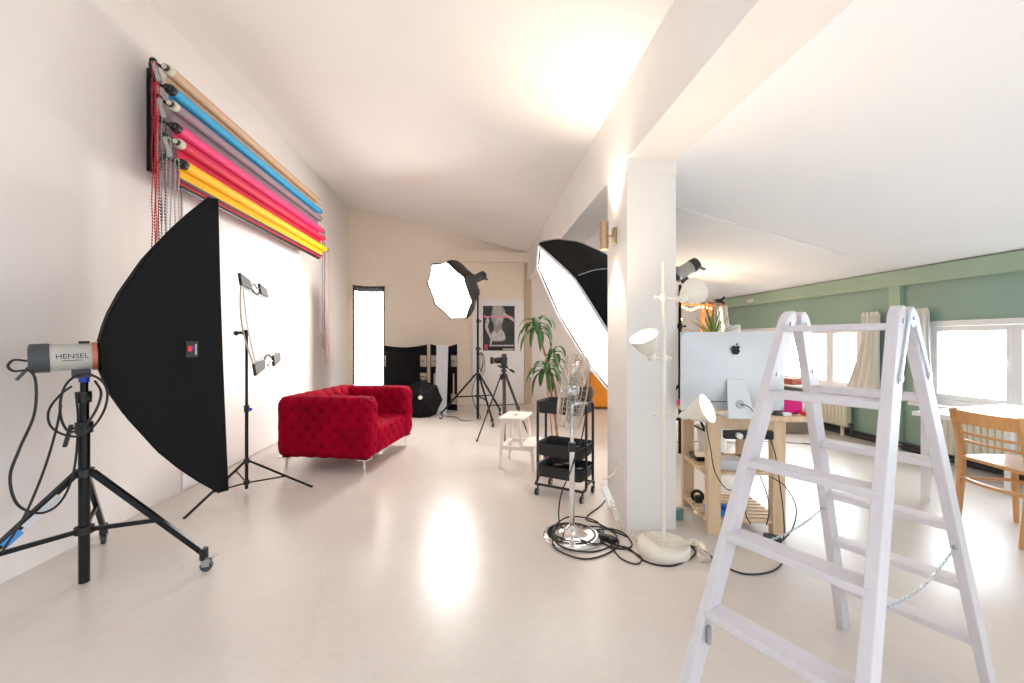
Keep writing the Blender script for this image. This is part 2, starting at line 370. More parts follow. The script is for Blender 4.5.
# ------------------------------------------------------------------ flash heads, stands, soft boxes
def flash_head(front, n, L, r, parent, shell=M_silver, rearm=M_greyp, brand=None, loop=True):
    n = V(n).normalized(); x, y, _ = frame(n); f = V(front)
    b = MB(); b.cyl(f - n * L * .70, f - n * .02, r, 28); body = b.build('flash_body', shell, parent)
    b = MB(); b.lathe([(r * 1.03, -.02), (r * 1.08, -.012), (r * 1.1, .0), (r * .96, .008), (r * .8, .004)], f, n, 28); b.build('mount_ring', M_copper if brand else M_steel, parent)
    b = MB(); b.lathe([(r * 1.04, -L * .70), (r * 1.07, -L * .73), (r * 1.05, -L * .97), (r * .95, -L), (.001, -L)], f, n, 28); b.build('rear_housing', rearm, parent)
    b = MB(); q = f - n * L * .93 - y * r * .3; b.bar(q, q - n * .055 - y * r * 1.15, .05, .014, up=n); b.build('handle', rearm, parent)
    b = MB(); q = f - n * .06 - y * (r + .018); b.bar(q - n * .035, q + n * .035, .05, .045, up=y, bev=.006); b.build('tilt_bracket', rearm, parent)
    b = MB(); q = f - n * .045 + y * (r + .006); b.bar(q - n * .02, q + n * .02, .016, .012, up=y); b.build('lock_button', M_black, parent)
    if brand:
        vs, fs = text_mesh(brand, r * .50); 
        side = -x if (-x).dot(V((0, 0, CAMH)) - f) > 0 else x
        o0 = f - n * L * .38; tdir = n if side.cross(n).dot(y) < 0 else -n
        tdir = n if (n.cross(y)).dot(side) > 0 else -n
        def wrap(p, dz=0):
            a = (p.y + dz) / r; return o0 + tdir * p.x * 1.0 + (side * math.cos(a) + y * math.sin(a)) * (r + .0012)
        m = MB(); m.add([wrap(p, r * .08) for p in vs], fs)
        m.prism([(-r * .55, -.0015), (r * .55, -.0015), (r * .55, .0015), (-r * .55, .0015)], o0 + side * (r + .0006) - y * r * .22, tdir, y, side, .0008)
        m.build('lettering', M_black, body)
    return body
def stand(t, base, feet, hub, brace, top, r=.018, casters=False, knob=M_blackp, secs=(.6,), foot_z=0.0, ring=M_blackp, bracefrac=.58, pole_bottom=.03):
    base = V(base); U = V((0, 0, 1))
    zs = [pole_bottom] + [hub + (top - hub) * s for s in secs] + [top]
    b = MB()
    for i in range(len(zs) - 1): b.cyl(base + U * zs[i], base + U * (zs[i + 1] + (.02 if i < len(zs) - 2 else 0)), r * (1 - .16 * i), 14)
    b.build('pole', M_blackm, t)
    for i, z in enumerate(zs[1:-1]):
        c = MB(); rr = r * (1 - .16 * i); c.cyl(base + U * (z - .035), base + U * (z + .02), rr * 1.5, 16); cc = c.build('collar', ring, t)
        k = MB(); q = base + U * (z - .01); dr = W(1, -.5, 0); dr.z = 0; dr.normalize(); k.cyl(q, q + dr * .045, .006, 8); k.ball(q + dr * .05, .014, 6); k.build('knob', knob, cc)
    for z, nm in ((hub, 'leg_collar'), (brace, 'brace_collar')):
        MB().lathe([(r * 1.05, -.022), (r * 1.7, -.018), (r * 1.7, .018), (r * 1.05, .022)], base + U * z, n=16).build(nm, ring, t)
    for f in feet:
        f = V(f); d = V((f.x - base.x, f.y - base.y, 0)).normalized(); fz = .10 if casters else foot_z + .01
        a = base + U * hub + d * r * 1.5; e = V((f.x, f.y, fz)); side = d.cross(U)
        lg = MB(); 
        lg.bar(a, e, r * 1.05, r * 1.25, up=U.cross(d).cross(e - a), bev=.003); leg = lg.build('leg', M_blackm, t)
        m = a + (e - a) * bracefrac; g = MB(); g.bar(base + U * brace + d * r * 1.5, m, r * .7, r * .95, bev=.002); g.build('brace', M_blackm, t)
        if casters:
            c = MB(); c.cyl((f.x, f.y, .065), (f.x, f.y, .125), r * .9, 12); c.cyl((f.x, f.y, .1), V((f.x, f.y, .1)) + side * .03, .008, 8); c.build('caster_socket', M_blackp, leg)
            c = MB(); w = V((f.x, f.y, .03)) + d * .012; c.cyl(w - side * .011, w + side * .011, .029, 20); c.build('caster_wheel', M_greyp, leg)
            c = MB()
            for sg in (-1, 1): c.prism([(-.018, 0), (.018, 0), (.022, .04), (-.022, .04)], w + side * .015 * sg, d, U, side, .003 * sg)
            c.bar(w + U * .042 - d * .02, w + U * .05 + d * .05, .03, .004); c.build('caster_fork', M_steel, leg)
        else:
            MB().ball(e + U * .004, r * .75, 6, .8).build('rubber_foot', M_blackp, leg)
def prof_interp(tab, s):
    for (a, x), (b_, y) in zip(tab, tab[1:]):
        if s <= b_: return x + (y - x) * (s - a) / (b_ - a)
    return tab[-1][1]
def soft_box(t, centre, n, outline, depth, prof, shell, x=None, y=None, lip=.03, faces=M_glow, rodr=.006, rods=True, inner=.97, seg=14, scallop=.02):
    """outline: corner list in metres on the front plane; shell narrows backwards along -n by prof"""
    n = V(n).normalized(); c = V(centre)
    if x is None: x, y, _ = frame(n)
    N = len(outline); K = 8; ring = []
    for i in range(N):
        a, b2 = V(outline[i]), V(outline[(i + 1) % N])
        for k in range(K): ring.append((a.lerp(b2, k / K), 4 * (k / K) * (1 - k / K)))
    b = MB(); M = len(ring); vs = []; fs = []
    for j in range(seg + 1):
        s = j / seg; g = prof_interp(prof, s); sag = 1 - scallop * math.sin(PI * s)
        for p, bow in ring:
            q = p * g * (1 - bow * (scallop if s > .0 else 0) * (.35 + .65 * s)); vs.append(c - n * depth * (1 - s) + x * q.x + y * q.y)
    base = len(vs)
    for p, bow in ring:
        q = p * (1 - bow * scallop); vs.append(c + n * lip + x * q.x + y * q.y)
    for j in range(seg + 1):
        for k in range(M): a = j * M + k; e = j * M + (k + 1) % M; fs.append((a, e, e + M, a + M))
    b.add(vs, fs, False); sh = b.build('shell', shell, t, solid=.003)
    for p in sh.data.polygons: p.use_smooth = True
    if hasattr(sh.data, 'set_sharp_from_angle'): sh.data.set_sharp_from_angle(angle=math.radians(28))
    if rods:
        r_ = MB()
        for p in outline:
            p = V(p); r_.tube([c - n * depth * (1 - j / seg) + (x * p.x + y * p.y) * prof_interp(prof, j / seg) * 1.008 for j in range(seg + 1)], rodr, 6)
        r_.build('seam_piping', shell, sh)
    f = MB(); f.add([c + n * lip * .3 + (x * p.x + y * p.y) * inner * (1 - bow * scallop) for p, bow in ring] + [c + n * (lip * .3 + .01)], [(k, (k + 1) % M, M) for k in range(M)]); f.build('diffuser', faces, t)
    return x, y, n, sh

# black soft box at the left, on a caster stand
pole = W(-2.19, 2.15, 0); feet = [W(-1.665, 2.27, 0), W(-2.50, 2.57, 0), W(-2.37, 1.63, 0)]
t = thing('light_stand', 'black caster stand carrying the large black softbox at the left wall', 'light stand', (pole.x, pole.y, 0))
stand(t, pole, feet, .573, .28, 1.03, r=.023, casters=True, secs=(.52, .86), knob=M_blackp, pole_bottom=.012)
b = MB(); b.cyl(pole + V((0, 0, 1.0)), pole + V((0, 0, 1.085)), .0155, 14); b.build('spigot', M_blackm, t)
b = MB(); b.cyl(pole + V((0, 0, 1.035)), pole + V((0, 0, 1.06)), .021, 14); b.build('blue_ring', M_blue, t)['label'] = 'blue plastic ring'
hb = pole + V((0, 0, .573)); fd = feet[2].copy(); fd.z = .1
b = MB(); d_ = (fd - hb); x_, y_, _ = frame(d_)
b.bar(hb + d_ * .42, hb + d_ * .52, .031, .033, bev=.002); b.build('blue_band', M_bluel, t)['label'] = 'light blue tape'
b = MB(); b.bar(hb + d_ * .18, hb + d_ * .40, .0275, .0315); b.build('paper_label', M_board, t)['label'] = 'pale printed sticker'
q = pole + V((0, 0, .80)); dl = W(-1, -.4, 0).normalized()
b = MB(); b.cyl(q, q + dl * .05, .007, 8); b.bar(q + dl * .05 + V((0, 0, .02)), q + dl * .075 + V((0, 0, -.09)), .02, .014, bev=.003); b.build('clamp_lever', M_blackp, t)
ax = V((W(.68, .73, .03) - W(0, 0, 0))).normalized()
front = P(97, 356, 2.15 + .73 * .047); rzs = front
t = thing('studio_flash', 'silver and grey flash head behind the large black softbox', 'studio flash', (front.x, front.y, front.z - .1))
flash_head(front, ax, .235, .067, t, brand='HENSEL')
t = thing('softbox', 'large black rectangular softbox seen from its side, by the left wall', 'softbox', (front.x, front.y, front.z))
T_ = .46; hh, hw = .83, .23
xx, yy, nn = frame(ax)
prof = [(0, .09), (.07, .24), (.2, .40), (.44, .635), (.62, .77), (.79, .88), (1, 1)]
fc = front + ax * (T_) 
fc.z = 1.215
# the shell axis runs from the flash to the centre of the front
an = ax
def rect_shell(t, c0, c1, x, y, hw, hh, prof, m, minr=.08):
    seg = 20; b = MB(); K = 10; vs = []; fs = []; cor = [(-1, -1), (1, -1), (1, 1), (-1, 1)]; ring = []
    for i in range(4):
        a, e = V(cor[i] + (0,)), V(cor[(i + 1) % 4] + (0,))
        for k in range(K): ring.append((a.lerp(e, k / K), 4 * (k / K) * (1 - k / K)))
    for j in range(seg + 2):
        s = min(1, j / seg); g = prof_interp(prof, s); c = c0.lerp(c1, s)
        if j == seg + 1: c = c + an * .045
        for p, bow in ring:
            sx = max(minr * (1 - s) + hw * g, 0); sy = hh * g
            k2 = 1 - .05 * bow * (1 if s > .1 else 0)
            px_, py_ = p.x * sx, p.y * sy
            if abs(p.y) > .999: py_ *= k2
            else: px_ *= (1 - .10 * bow * s)
            vs.append(c + x * px_ + y * py_)
    M = len(ring)
    for j in range(seg + 1):
        for k in range(M): a = j * M + k; e = j * M + (k + 1) % M; fs.append((a, e, e + M, a + M))
    b.add(vs, fs, True); sh = b.build('shell', m, t, solid=.004)
    sh.data.set_sharp_from_angle(angle=math.radians(30))
    r_ = MB()
    for cx, cy in cor: r_.tube([c0.lerp(c1, j / seg) + x * cx * (minr * (1 - j / seg) + hw * prof_interp(prof, j / seg)) + y * cy * hh * prof_interp(prof, j / seg) for j in range(seg + 1)], .006, 6)
    r_.build('seam_piping', m, sh)
    f = MB(); f.add([c1 + x * sx * hw * .84 + y * sy * hh * .92 for sx, sy in cor], [(0, 1, 2, 3)]); f.build('diffuser', M_refl, t)
    return sh
sh = rect_shell(t, front + ax * .01, fc, xx, yy, hw, hh, prof, M_dark)
side = xx if xx.dot(V((0, 0, CAMH)) - fc) > 0 else -xx
# badge sewn on the side panel
bc = P(200.5, 350, 2.29); bn = (V((0, 0, CAMH)) - bc).normalized(); 
bt = W(.66, .70, .0).normalized(); bn2 = side; bu = V((0, 0, 1))
s_ = .79; bc = front.lerp(fc, s_) + side * (hw * prof_interp(prof, s_) + .012) ; bc.z = 1.20
bt = (fc - front); bt.z = 0; bt.normalize(); bt = (bt - side * .0).normalized()
b = MB(); b.prism([(-.027, -.045), (.027, -.045), (.027, .045), (-.027, .045)], bc, bt, bu, side, .003); bg = b.build('badge', mat('badge_grey', (38, 40, 44), .6), sh)
b = MB(); b.prism([(-.02, -.012), (-.002, -.012), (-.002, .018), (-.02, .018)], bc + side * .003, bt, bu, side, .002)
bb = MB(); bb.prism([(.001, -.002), (.007, -.002), (.007, .02), (.001, .02)], bc + side * .003, bt, bu, side, .002)
w_ = MB()
for i in range(8): w_.prism([(.012, -.03 + i * .0075), (.019, -.03 + i * .0075), (.019, -.0245 + i * .0075), (.012, -.0245 + i * .0075)], bc + side * .003, bt, bu, side, .001)
# badge marks share the badge: one mesh with three inks
mk = MB(); mk.cur = 0; mk.v = b.v[:]; mk.f = b.f[:]; mk.sm = b.sm[:]; mk.mi = [0] * len(b.f)
for part_, idx in ((bb, 1), (w_, 2)):
    k0 = len(mk.v); mk.v += part_.v; mk.f += [[i + k0 for i in f] for f in part_.f]; mk.sm += part_.sm; mk.mi += [idx] * len(part_.f)
mk.build('badge_print', [mat('badge_red', (225, 40, 60), .5), mat('badge_blue', (50, 70, 190), .5), M_board], sh)
b = MB(); q = front + ax * .03 + side * .098; b.bar(q - ax * .0, q + ax * .03, .012, .018); b.build('toggle', M_board, sh)
# its cables
def cable(pts, r, label, m=M_cable, name='cable', n=10):
    return tag(MB().tube(spline(pts, n), r, 6).build(name, m), label, 'cable')
cable([P(27, 361, 1.99), P(14, 360, 1.97), P(8, 366, 1.96), P(14, 371, 1.97), P(30, 371, 1.99), P(36, 384, 2.0), P(34, 415, 1.95), P(19, 450, 1.86), P(10, 478, 1.84), P(18, 505, 1.85), P(42, 513, 1.95), P(62, 500, 2.05), P(74, 470, 2.1), P(78, 425, 2.12), P(76, 392, 2.11)], .0055, 'black mains cable drooping from the silver flash head past the stand')
cable([P(72, 386, 2.08), P(60, 395, 2.05), P(49, 410, 2.03), P(50, 425, 2.03), P(62, 434, 2.03), P(80, 436, 2.05), P(95, 425, 2.05), P(105, 408, 2.05), P(107, 390, 2.05), P(98, 378, 2.07), P(82, 374, 2.09), P(68, 382, 2.07), P(61, 398, 2.05), P(61, 418, 2.02), P(70, 432, 2.02), P(86, 424, 2.0), P(97, 408, 2.0), P(101, 392, 2.02), P(95, 381, 2.05)], .0055, 'black sync cable coiled around the top of the caster stand', n=7)
cable([P(61, 405, 2.03), P(56, 430, 1.98), P(44, 470, 1.85), P(25, 515, 1.72), P(2, 552, 1.62)], .005, 'thin black cable hanging left of the caster stand')

# small reflector on a stand
pole = W(-2.18, 3.45, 0)
t = thing('light_stand', 'slim black tripod stand holding the small white reflector, behind the black softbox', 'light stand', (pole.x, pole.y, 0))
stand(t, pole, [W(-2.28, 2.92, 0), W(-1.69, 3.55, 0), W(-2.56, 3.8, 0)], .256, .08, 1.30, r=.013, secs=(.42,), knob=M_blue, pole_bottom=.03)
b = MB(); q = pole + V((0, 0, 1.31)); b.lathe([(.001, -.03), (.022, -.028), (.026, 0), (.02, .03), (.001, .034)], q, W(1, .2, 0) * 1.0, 14); b.cyl(q, q + W(-.05, -.03, .0), .012, 10); b.ball(q + W(-.06, -.04, -.005), .02, 6); b.build('swivel_clamp', M_blackp, t)
A, B_, C_, D_ = P(242, 284, 3.1), P(267, 296, 3.62), P(279, 354, 3.62), P(255, 365, 3.1)
t = thing('reflector_panel', 'small white reflector sheet stretched between two black clips', 'reflector', tuple((A + C_) / 2 - V((0, 0, .3))))
nr = (B_ - A).cross(D_ - A).normalized()
if nr.dot(V((0, 0, CAMH)) - A) < 0: nr = -nr
def rf(u, v):
    p = A.lerp(B_, u).lerp(D_.lerp(C_, u), v); bow = math.sin(PI * v); sg = math.sin(PI * u)
    edge = (A - D_).normalized() * -.03 * sg * (1 - 2 * v) * (1 if abs(1 - 2 * v) > .8 else .0)
    return p + nr * (-.012 * bow) + edge
MB().grid(rf, 12, 20).build('reflective_sheet', mat('silvered_sheet', (214, 222, 228), .35, var=.03), t, solid=.003)
b = MB(); b.tube([A.lerp(D_, k / 12) + nr * (-.008 - .035 * math.sin(PI * k / 12)) for k in range(13)], .006, 6); b.build('spring_rod', M_tan, t)
for P0, P1, s in ((A, B_, 1), (D_, C_, -1)):
    up_ = (A - D_).normalized() * s; e = (P1 - P0); c = MB()
    for u0, u1 in ((-.06, .32), (.68, 1.0)):
        poly = [(u0, -.01), (u1, -.01), (u1 - .03, .055), (u0, .075)]
        c.add([P0 + e * u + up_ * h + nr * g for g in (-.008, .012) for u, h in poly], [(0, 1, 2, 3), (7, 6, 5, 4), (0, 4, 5, 1), (1, 5, 6, 2), (2, 6, 7, 3), (3, 7, 4, 0)])
    c.tube(spline([P0 + e * .3 + up_ * .005, P0 + e * .5 - up_ * .03, P0 + e * .7 + up_ * .005]), .008, 6); cl = c.build('corner_clip', M_darks, t)
    w = MB(); w.tube(spline([P0 + e * .3 + up_ * .035, P0 + e * .42 + up_ * .03, P0 + e * .5 + up_ * .05, P0 + e * .6 + up_ * .025, P0 + e * .72 + up_ * .04]), .008, 6); w.build('elastic_loop', M_steel, cl)

# ------------------------------------------------------------------ background rollers on the left wall
Yn, Yf = 3.19, 6.06
RO = [('tan', (203, 168, 138), -2.197, 3.18, .036, 'topmost roll'), ('sky_blue', (50, 160, 208), -2.185, 3.04, .036, 'second roll from the top'),
      ('mauve_grey', (146, 124, 134), -2.165, 2.925, .034, 'third roll from the top'), ('hot_pink', (240, 58, 122), -2.15, 2.77, .036, 'fourth roll from the top'),
      ('raspberry_red', (214, 30, 74), -2.125, 2.655, .034, 'fifth roll from the top'), ('golden_yellow', (252, 192, 6), -2.105, 2.51, .036, 'lowest roll')]
tails = [.12, .10, .13, .10, .265, .095]
for i, (cn, rgb, x, z, r, where) in enumerate(RO):
    m = mat(cn + '_paper', rgb, .6, var=.02)
    t = thing('backdrop_roll', '%s paper backdrop roll on the left wall, %s' % (cn.replace('_', ' '), where), 'backdrop roll', (x, (Yn + Yf) / 2, z), group='paper backdrop rolls on the wall')
    MB().cyl((x, Yn + .03, z), (x, Yf - .03, z), r, 28).build('paper_roll', m, t)
    b = MB(); b.span((x + r - .0045, Yn + .04, z - tails[i]), (x + r - .002, Yf - .04, z)); 
    xt = x - r + .001
    b = MB(); b.span((xt - .002, Yn + .04, z - tails[i]), (xt, Yf - .04, z)); b.build('paper_tail', m, t)
    for y, s in ((Yn, -1), (Yf, 1)):
        c = MB(); c.lathe([(.012, -.03), (r * .95, -.03), (r * 1.0, 0), (r * .9, .01), (.02, .014), (.016, .04), (.001, .04)], (x, y, z), (0, s, 0), 20); c.build('end_cap', M_blackp if i % 2 else mat('ivory_plastic', (214, 206, 186), .5), t)
    # bead chain looped over the near end
    def chain(y, xo, zlo, m, rr=.013):
        c = MB(); L = z - zlo; k = int(L / .022)
        for s in (-1, 1):
            for j in range(k): 
                zz = z - j * .022; q = V((x + xo + s * rr, y + .004 * math.sin(j * .4), zz)); c.lathe([(.0008, -.009), (.005, -.005), (.005, .005), (.0008, .009)], q, n=6)
        for j in range(6):
            a = PI * j / 5; c.ball(V((x + xo + rr * math.cos(a), y, zlo - rr * math.sin(a))), .005, 4); c.ball(V((x + xo + rr * math.cos(a), y, z + rr * math.sin(a))), .005, 4)
        c.tube([V((x + xo + rr, y, z - L)), V((x + xo + rr, y, z)), V((x + xo, y, z + rr)), V((x + xo - rr, y, z)), V((x + xo - rr, y, z - L)), V((x + xo, y, zlo - rr)), V((x + xo + rr, y, z - L))], .0012, 4)
        return c.build('pull_chain', m, t)
    chain(Yn - .055, [-2.25, -2.232, -2.212, -2.19, -2.155, -2.10][i] - x, .85 + .05 * i, [M_redpl, M_redpl, M_steel, M_greyp, M_steel, M_steel][i])
    if i in (1, 3, 5): chain(Yf + .05, 0.0, {1: 1.35, 3: 1.15, 5: .95}[i], {1: M_board, 3: M_greyp, 5: M_redpl}[i], .012 if i != 5 else .028)
    b = MB(); b.span((xt - .006, Yn + .04, z - tails[i] - .012), (xt + .008, Yf - .04, z - tails[i] + .006), bev=.003); b.build('weight_bar', M_greyp if i != 4 else M_redpl, t)
for y, where in ((Yn + .15, 'near end of the paper rolls'), (Yf - .05, 'far end of the paper rolls')):
    ye = Yn - .02 if y < 4 else Yf + .02
    t = thing('roller_bracket', 'black wall bracket with hooks at the ' + where, 'bracket', (XL + .02, y, 2.4))
    MB().span((XL, y - .03, 2.50), (XL + .03, y + .03, 3.26), bev=.004).build('wall_plate', M_blackm, t)
    for i, (cn, rgb, x, z, r, where2) in enumerate(RO):
        c = MB(); c.tube(spline([(XL + .02, y, z + .02), (x - .10, ye, z + .035), (x - .02, ye, z)], 6), .011, 8); c.cyl((x, ye - .015, z), (x, ye + .015, z), .022, 14)
        c.ball((x - .075, ye - .012, z + .035), .024, 8); c.build('hook', M_blackp, t)
    if y < 4:
        for i, (cn, rgb, x, z, r, w2) in enumerate(RO[::2]): MB().bar((x - .06, ye - .03, z + .02), (x - .02, ye - .03, z - .12), .015, .03, bev=.004).build('chain_guide', M_steel, t)
# added white sheet standing in for the brightly lit wall, plus dark bar
t = thing('lit_wall_sheet', 'white sheet standing in for the lit left wall, with a dark bar, under the paper rolls', 'backdrop', (XL + .03, (Yn + Yf) / 2, 0))
MB().span((XL + .006, 3.68, .012), (XL + .010, Yf - .02, 2.55)).build('bright_wall_panel', mat('lit_wall_white', (250, 249, 248), .5, var=0), t)
MB().span((-2.175, Yn + .06, 2.355), (-2.15, Yf - .1, 2.385), bev=.006).build('bottom_bar', M_blackm, t)
MB().span((-2.168, Yn + .08, 2.37), (-2.160, Yf - .12, 2.47)).build('rolled_edge', mat('grey_edge', (120, 112, 116), .6), t)

# ------------------------------------------------------------------ crimson tufted armchair
def tuft_box(b, c, size, rad, M3, a=.072, bb=.082, amp=.013, off=0.0, step=.0105, faces='xXyYzZ'):
    hx, hy, hz = [s / 2 for s in size]; c = V(c)
    def puff(u, v):
        p = (u / a + v / bb) / 2 + off; q = (u / a - v / bb) / 2 + off
        g = (abs(math.sin(PI * p)) * abs(math.sin(PI * q))) ** .30
        dp = p - round(p); dq = q - round(q); d = math.hypot((dp + dq) * a, (dp - dq) * bb)
        return amp * g - .026 * math.exp(-(d / .0125) ** 2)
    def emit(axis, sgn):
        u_, v_ = [i for i in range(3) if i != axis]; S2 = [hx, hy, hz]
        nu, nv = max(2, int(2 * S2[u_] / step)), max(2, int(2 * S2[v_] / step)); vs = []
        for i in range(nu + 1):
            for j in range(nv + 1):
                p = [0, 0, 0]; p[axis] = sgn * S2[axis]; p[u_] = -S2[u_] + 2 * S2[u_] * i / nu; p[v_] = -S2[v_] + 2 * S2[v_] * j / nv
                inner = V([max(-S2[k] + rad, min(S2[k] - rad, p[k])) for k in range(3)]); dv = V(p) - inner
                if dv.length < 1e-6: n = V((0, 0, 0)); n[axis] = sgn
                else: n = dv.normalized()
                P3 = inner + n * rad
                # tuft coordinates: run around the dominant vertical wrap
                w = [abs(n.x) ** 3, abs(n.y) ** 3, abs(n.z) ** 3]; tot = sum(w)
                h = (w[0] * puff(P3.y, P3.z + (P3.x if True else 0) * 0) + w[1] * puff(P3.x, P3.z) + w[2] * puff(P3.x, P3.y)) / tot
                vs.append(M3 @ (c + P3 + n * h))
        fs = [(i * (nv + 1) + j, (i + 1) * (nv + 1) + j, (i + 1) * (nv + 1) + j + 1, i * (nv + 1) + j + 1) for i in range(nu) for j in range(nv)]
        b.add(vs, fs, True)
    for ch in faces: emit('xyz'.index(ch.lower()), -1 if ch.islower() else 1)
ac = W(-1.72, 4.52, 0)
t = thing('armchair', 'crimson velvet button-tufted low armchair on slim chrome legs', 'armchair', (ac.x, ac.y, 0), math.radians(-11.8))
I4 = Matrix.Identity(4)
DX, DY, HZ, Z0 = .93, 1.16, .70, .135
def upholster(name, c, size, rad, **k):
    b = MB(); tuft_box(b, c, size, rad, I4, **k); o = b.build(name, M_velvet, t, local=True); return o
aw = .23
upholster('arm', (0, -DY / 2 + aw / 2, (HZ + Z0) / 2), (DX, aw, HZ - Z0), .075, off=.0)
upholster('arm', (0, DY / 2 - aw / 2, (HZ + Z0) / 2), (DX, aw, HZ - Z0), .075, off=.0)
upholster('backrest', (-DX / 2 + .12, 0, (HZ + Z0) / 2), (.24, DY - .30, HZ - Z0 + .0), .08)
upholster('seat', (.10, 0, (.40 + Z0) / 2), (DX - .22, DY - 2 * aw + .03, .40 - Z0), .06)
for sx in (-1, 1):
    for sy in (-1, 1):
        b = MB(); x0, y0 = sx * (DX / 2 - .07), sy * (DY / 2 - .06)
        b.prism([(-.055, 0), (.055, 0), (.055, .012), (-.055, .012)], (x0, y0 - .055, Z0 - .012), (1, 0, 0), (0, 0, 1), (0, 1, 0), .11)
        b.lathe([(.030, Z0 - .012), (.016, Z0 - .03), (.011, Z0 - .06), (.009, .0), (.001, 0)], (x0, y0, 0), n=12); b.build('leg', M_chrome, t, local=True)

# ------------------------------------------------------------------ strip light
c = P(369, 352, 6.3); c.z = 1.22
t = thing('strip_softbox', 'tall narrow lit strip softbox with a grid, behind the crimson armchair', 'softbox', (c.x, c.y, 0))
n = DIR(.30, 0, -1)
x, y, n, _ = soft_box(t, c, n, [(-.225, -.84, 0), (.225, -.84, 0), (.225, .84, 0), (-.225, .84, 0)], .35, [(0, .16), (.25, .5), (.6, .82), (1, 1)], M_dark, lip=.05, inner=.90, scallop=.015)
b = MB()
for i in range(1, 8): b.bar(c + n * .035 + x * (-.215 + i * .43 / 8) - y * .81, c + n * .035 + x * (-.215 + i * .43 / 8) + y * .81, .006, .03, up=n)
for i in range(1, 30): b.bar(c + n * .035 - x * .215 + y * (-.81 + i * 1.62 / 30), c + n * .035 + x * .215 + y * (-.81 + i * 1.62 / 30), .03, .005, up=(0, 0, 1))
b.build('grid', mat('grid_grey', (70, 70, 74), .7), t)
fl = c - n * .35; t2 = thing('studio_flash', 'flash head behind the lit strip softbox near the back wall', 'studio flash', tuple(fl - V((0, 0, .1)))); flash_head(fl, n, .24, .06, t2, shell=M_greyp)
bp_ = fl - n * .06; t2 = thing('light_stand', 'black stand behind the strip softbox and the armchair', 'light stand', (bp_.x, bp_.y, 0))
stand(t2, (bp_.x, bp_.y, 0), [V((bp_.x + .4 * math.cos(a), bp_.y + .4 * math.sin(a), 0)) for a in (.4, 2.5, 4.6)], .5, .25, c.z - .09, r=.015, secs=(.6,))

# ------------------------------------------------------------------ octagonal softbox on caster stand
c = P(450, 291, 6.2); n = DIR(-.62, -.42, -.66)
x, y, _ = frame(n)
t = thing('octagonal_softbox', 'lit octagonal softbox tilted down on the caster stand before the back wall', 'softbox', tuple(c))
oc = [(math.cos(PI / 8 + k * PI / 4) * .47, math.sin(PI / 8 + k * PI / 4) * .47, 0) for k in range(8)]
soft_box(t, c, n, oc, .43, [(0, .16), (.12, .42), (.3, .66), (.55, .86), (.8, .96), (1, 1)], M_darks, x, y, lip=.04, inner=.965, scallop=.03, faces=M_glowo)
fl = c - n * .44; t2 = thing('studio_flash', 'black flash head behind the octagonal softbox on the caster stand', 'studio flash', tuple(fl - V((0, 0, .1)))); flash_head(fl, n, .31, .065, t2, shell=M_greyp, rearm=M_blackp)
po = W(-.52, 6.5, 0); q = fl - n * .08
po = V((q.x, q.y, 0)); po = W(-.53, 6.52, 0)
t2 = thing('light_stand', 'black caster stand under the octagonal softbox, in front of the door', 'light stand', (po.x, po.y, 0))
stand(t2, po, [W(-1.11, 6.62, 0), W(-.283, 6.03, 0), W(-.20, 6.95, 0)], .72, .38, q.z - .13, r=.021, casters=True, secs=(.3, .62))
b = MB(); b.tube([po + V((0, 0, q.z - .14)), q - V((0, 0, .08))], .012); b.build('tilt_head', M_blackp, t2)
b = MB()
for k in range(4): b.torus(po + W(.05, -.03 + .012 * k, .93 - .02 * k), W(1, .25 * k - .3, 0), .13 + .012 * k, .005, 24, 5)
tag(b.build('coiled_cable', M_cable), 'black cable hung in loops on the caster stand before the door', 'cable')
cable([P(478, 372, 6.45), P(472, 392, 6.45), P(476, 408, 6.5), W(-.5, 6.6, .012), W(-.75, 6.45, .01), W(-.9, 6.75, .01), W(-1.2, 6.9, .01)], .006, 'thin black cable trailing over the floor before the back wall')

# ------------------------------------------------------------------ folded screens near back wall
def screen(label, px0, px1, D, ztop, slit):
    a, e = P(px0, 340, D), P(px1, 340, D); w = e - a; w.z = 0; back = V((0, 1, 0)); cc = (a + e) / 2
    t = thing('folding_screen', label, 'screen', (cc.x, cc.y, 0))
    def fn(u, v):
        p = a + w * u + back * (.12 * math.sin(PI * u)); top = ztop - .05 * math.sin(PI * u); p.z = .01 + (top - .01) * v; return p
    MB().grid(fn, 20, 4).build('black_panel', M_dark, t, solid=.012)
    for u0, u1 in slit:
        for z0, z1 in ((.78, .98), (.55, .67) if px1 - px0 > 40 else (.12, .3)):
            if u0 < .1 and z0 < .7 and px1 - px0 > 40: continue
            b = MB(); b.grid(lambda u, v: a + w * (u0 + (u1 - u0) * u) + back * (.12 * math.sin(PI * (u0 + (u1 - u0) * u)) - .009) + V((0, 0, z0 + (z1 - z0) * v - a.z)), 4, 1); o = b.build('white_patch', M_label, t, solid=.004)
            s = MB(); um = (u0 + u1) / 2; pm = a + w * um + back * (.12 * math.sin(PI * um) - .018); pm.z = (z0 + z1) / 2; s.bar(pm - w.normalized() * .045, pm + w.normalized() * .045, .008, .012); s.build('strap', M_black, o)
        b = MB(); um = (u0 + u1) / 2; pm = a + w * um + back * (.12 * math.sin(PI * um) - .012); b.span(pm + V((-.014, -.003, .12 - pm.z)), pm + V((.014, .003, .66 - pm.z))); b.build('wooden_stay', M_pine, t)
    return t
screen('wide black curved screen with pale patches leaning at the back wall', 379, 427, 7.35, 1.17, ((.02, .13), (.85, .99)))
screen('narrow black screen half hidden by a pale upright board', 430.5, 457, 7.35, 1.18, ((.02, .25), (.76, .99)))
a = P(441.5, 340, 7.15); b = MB()
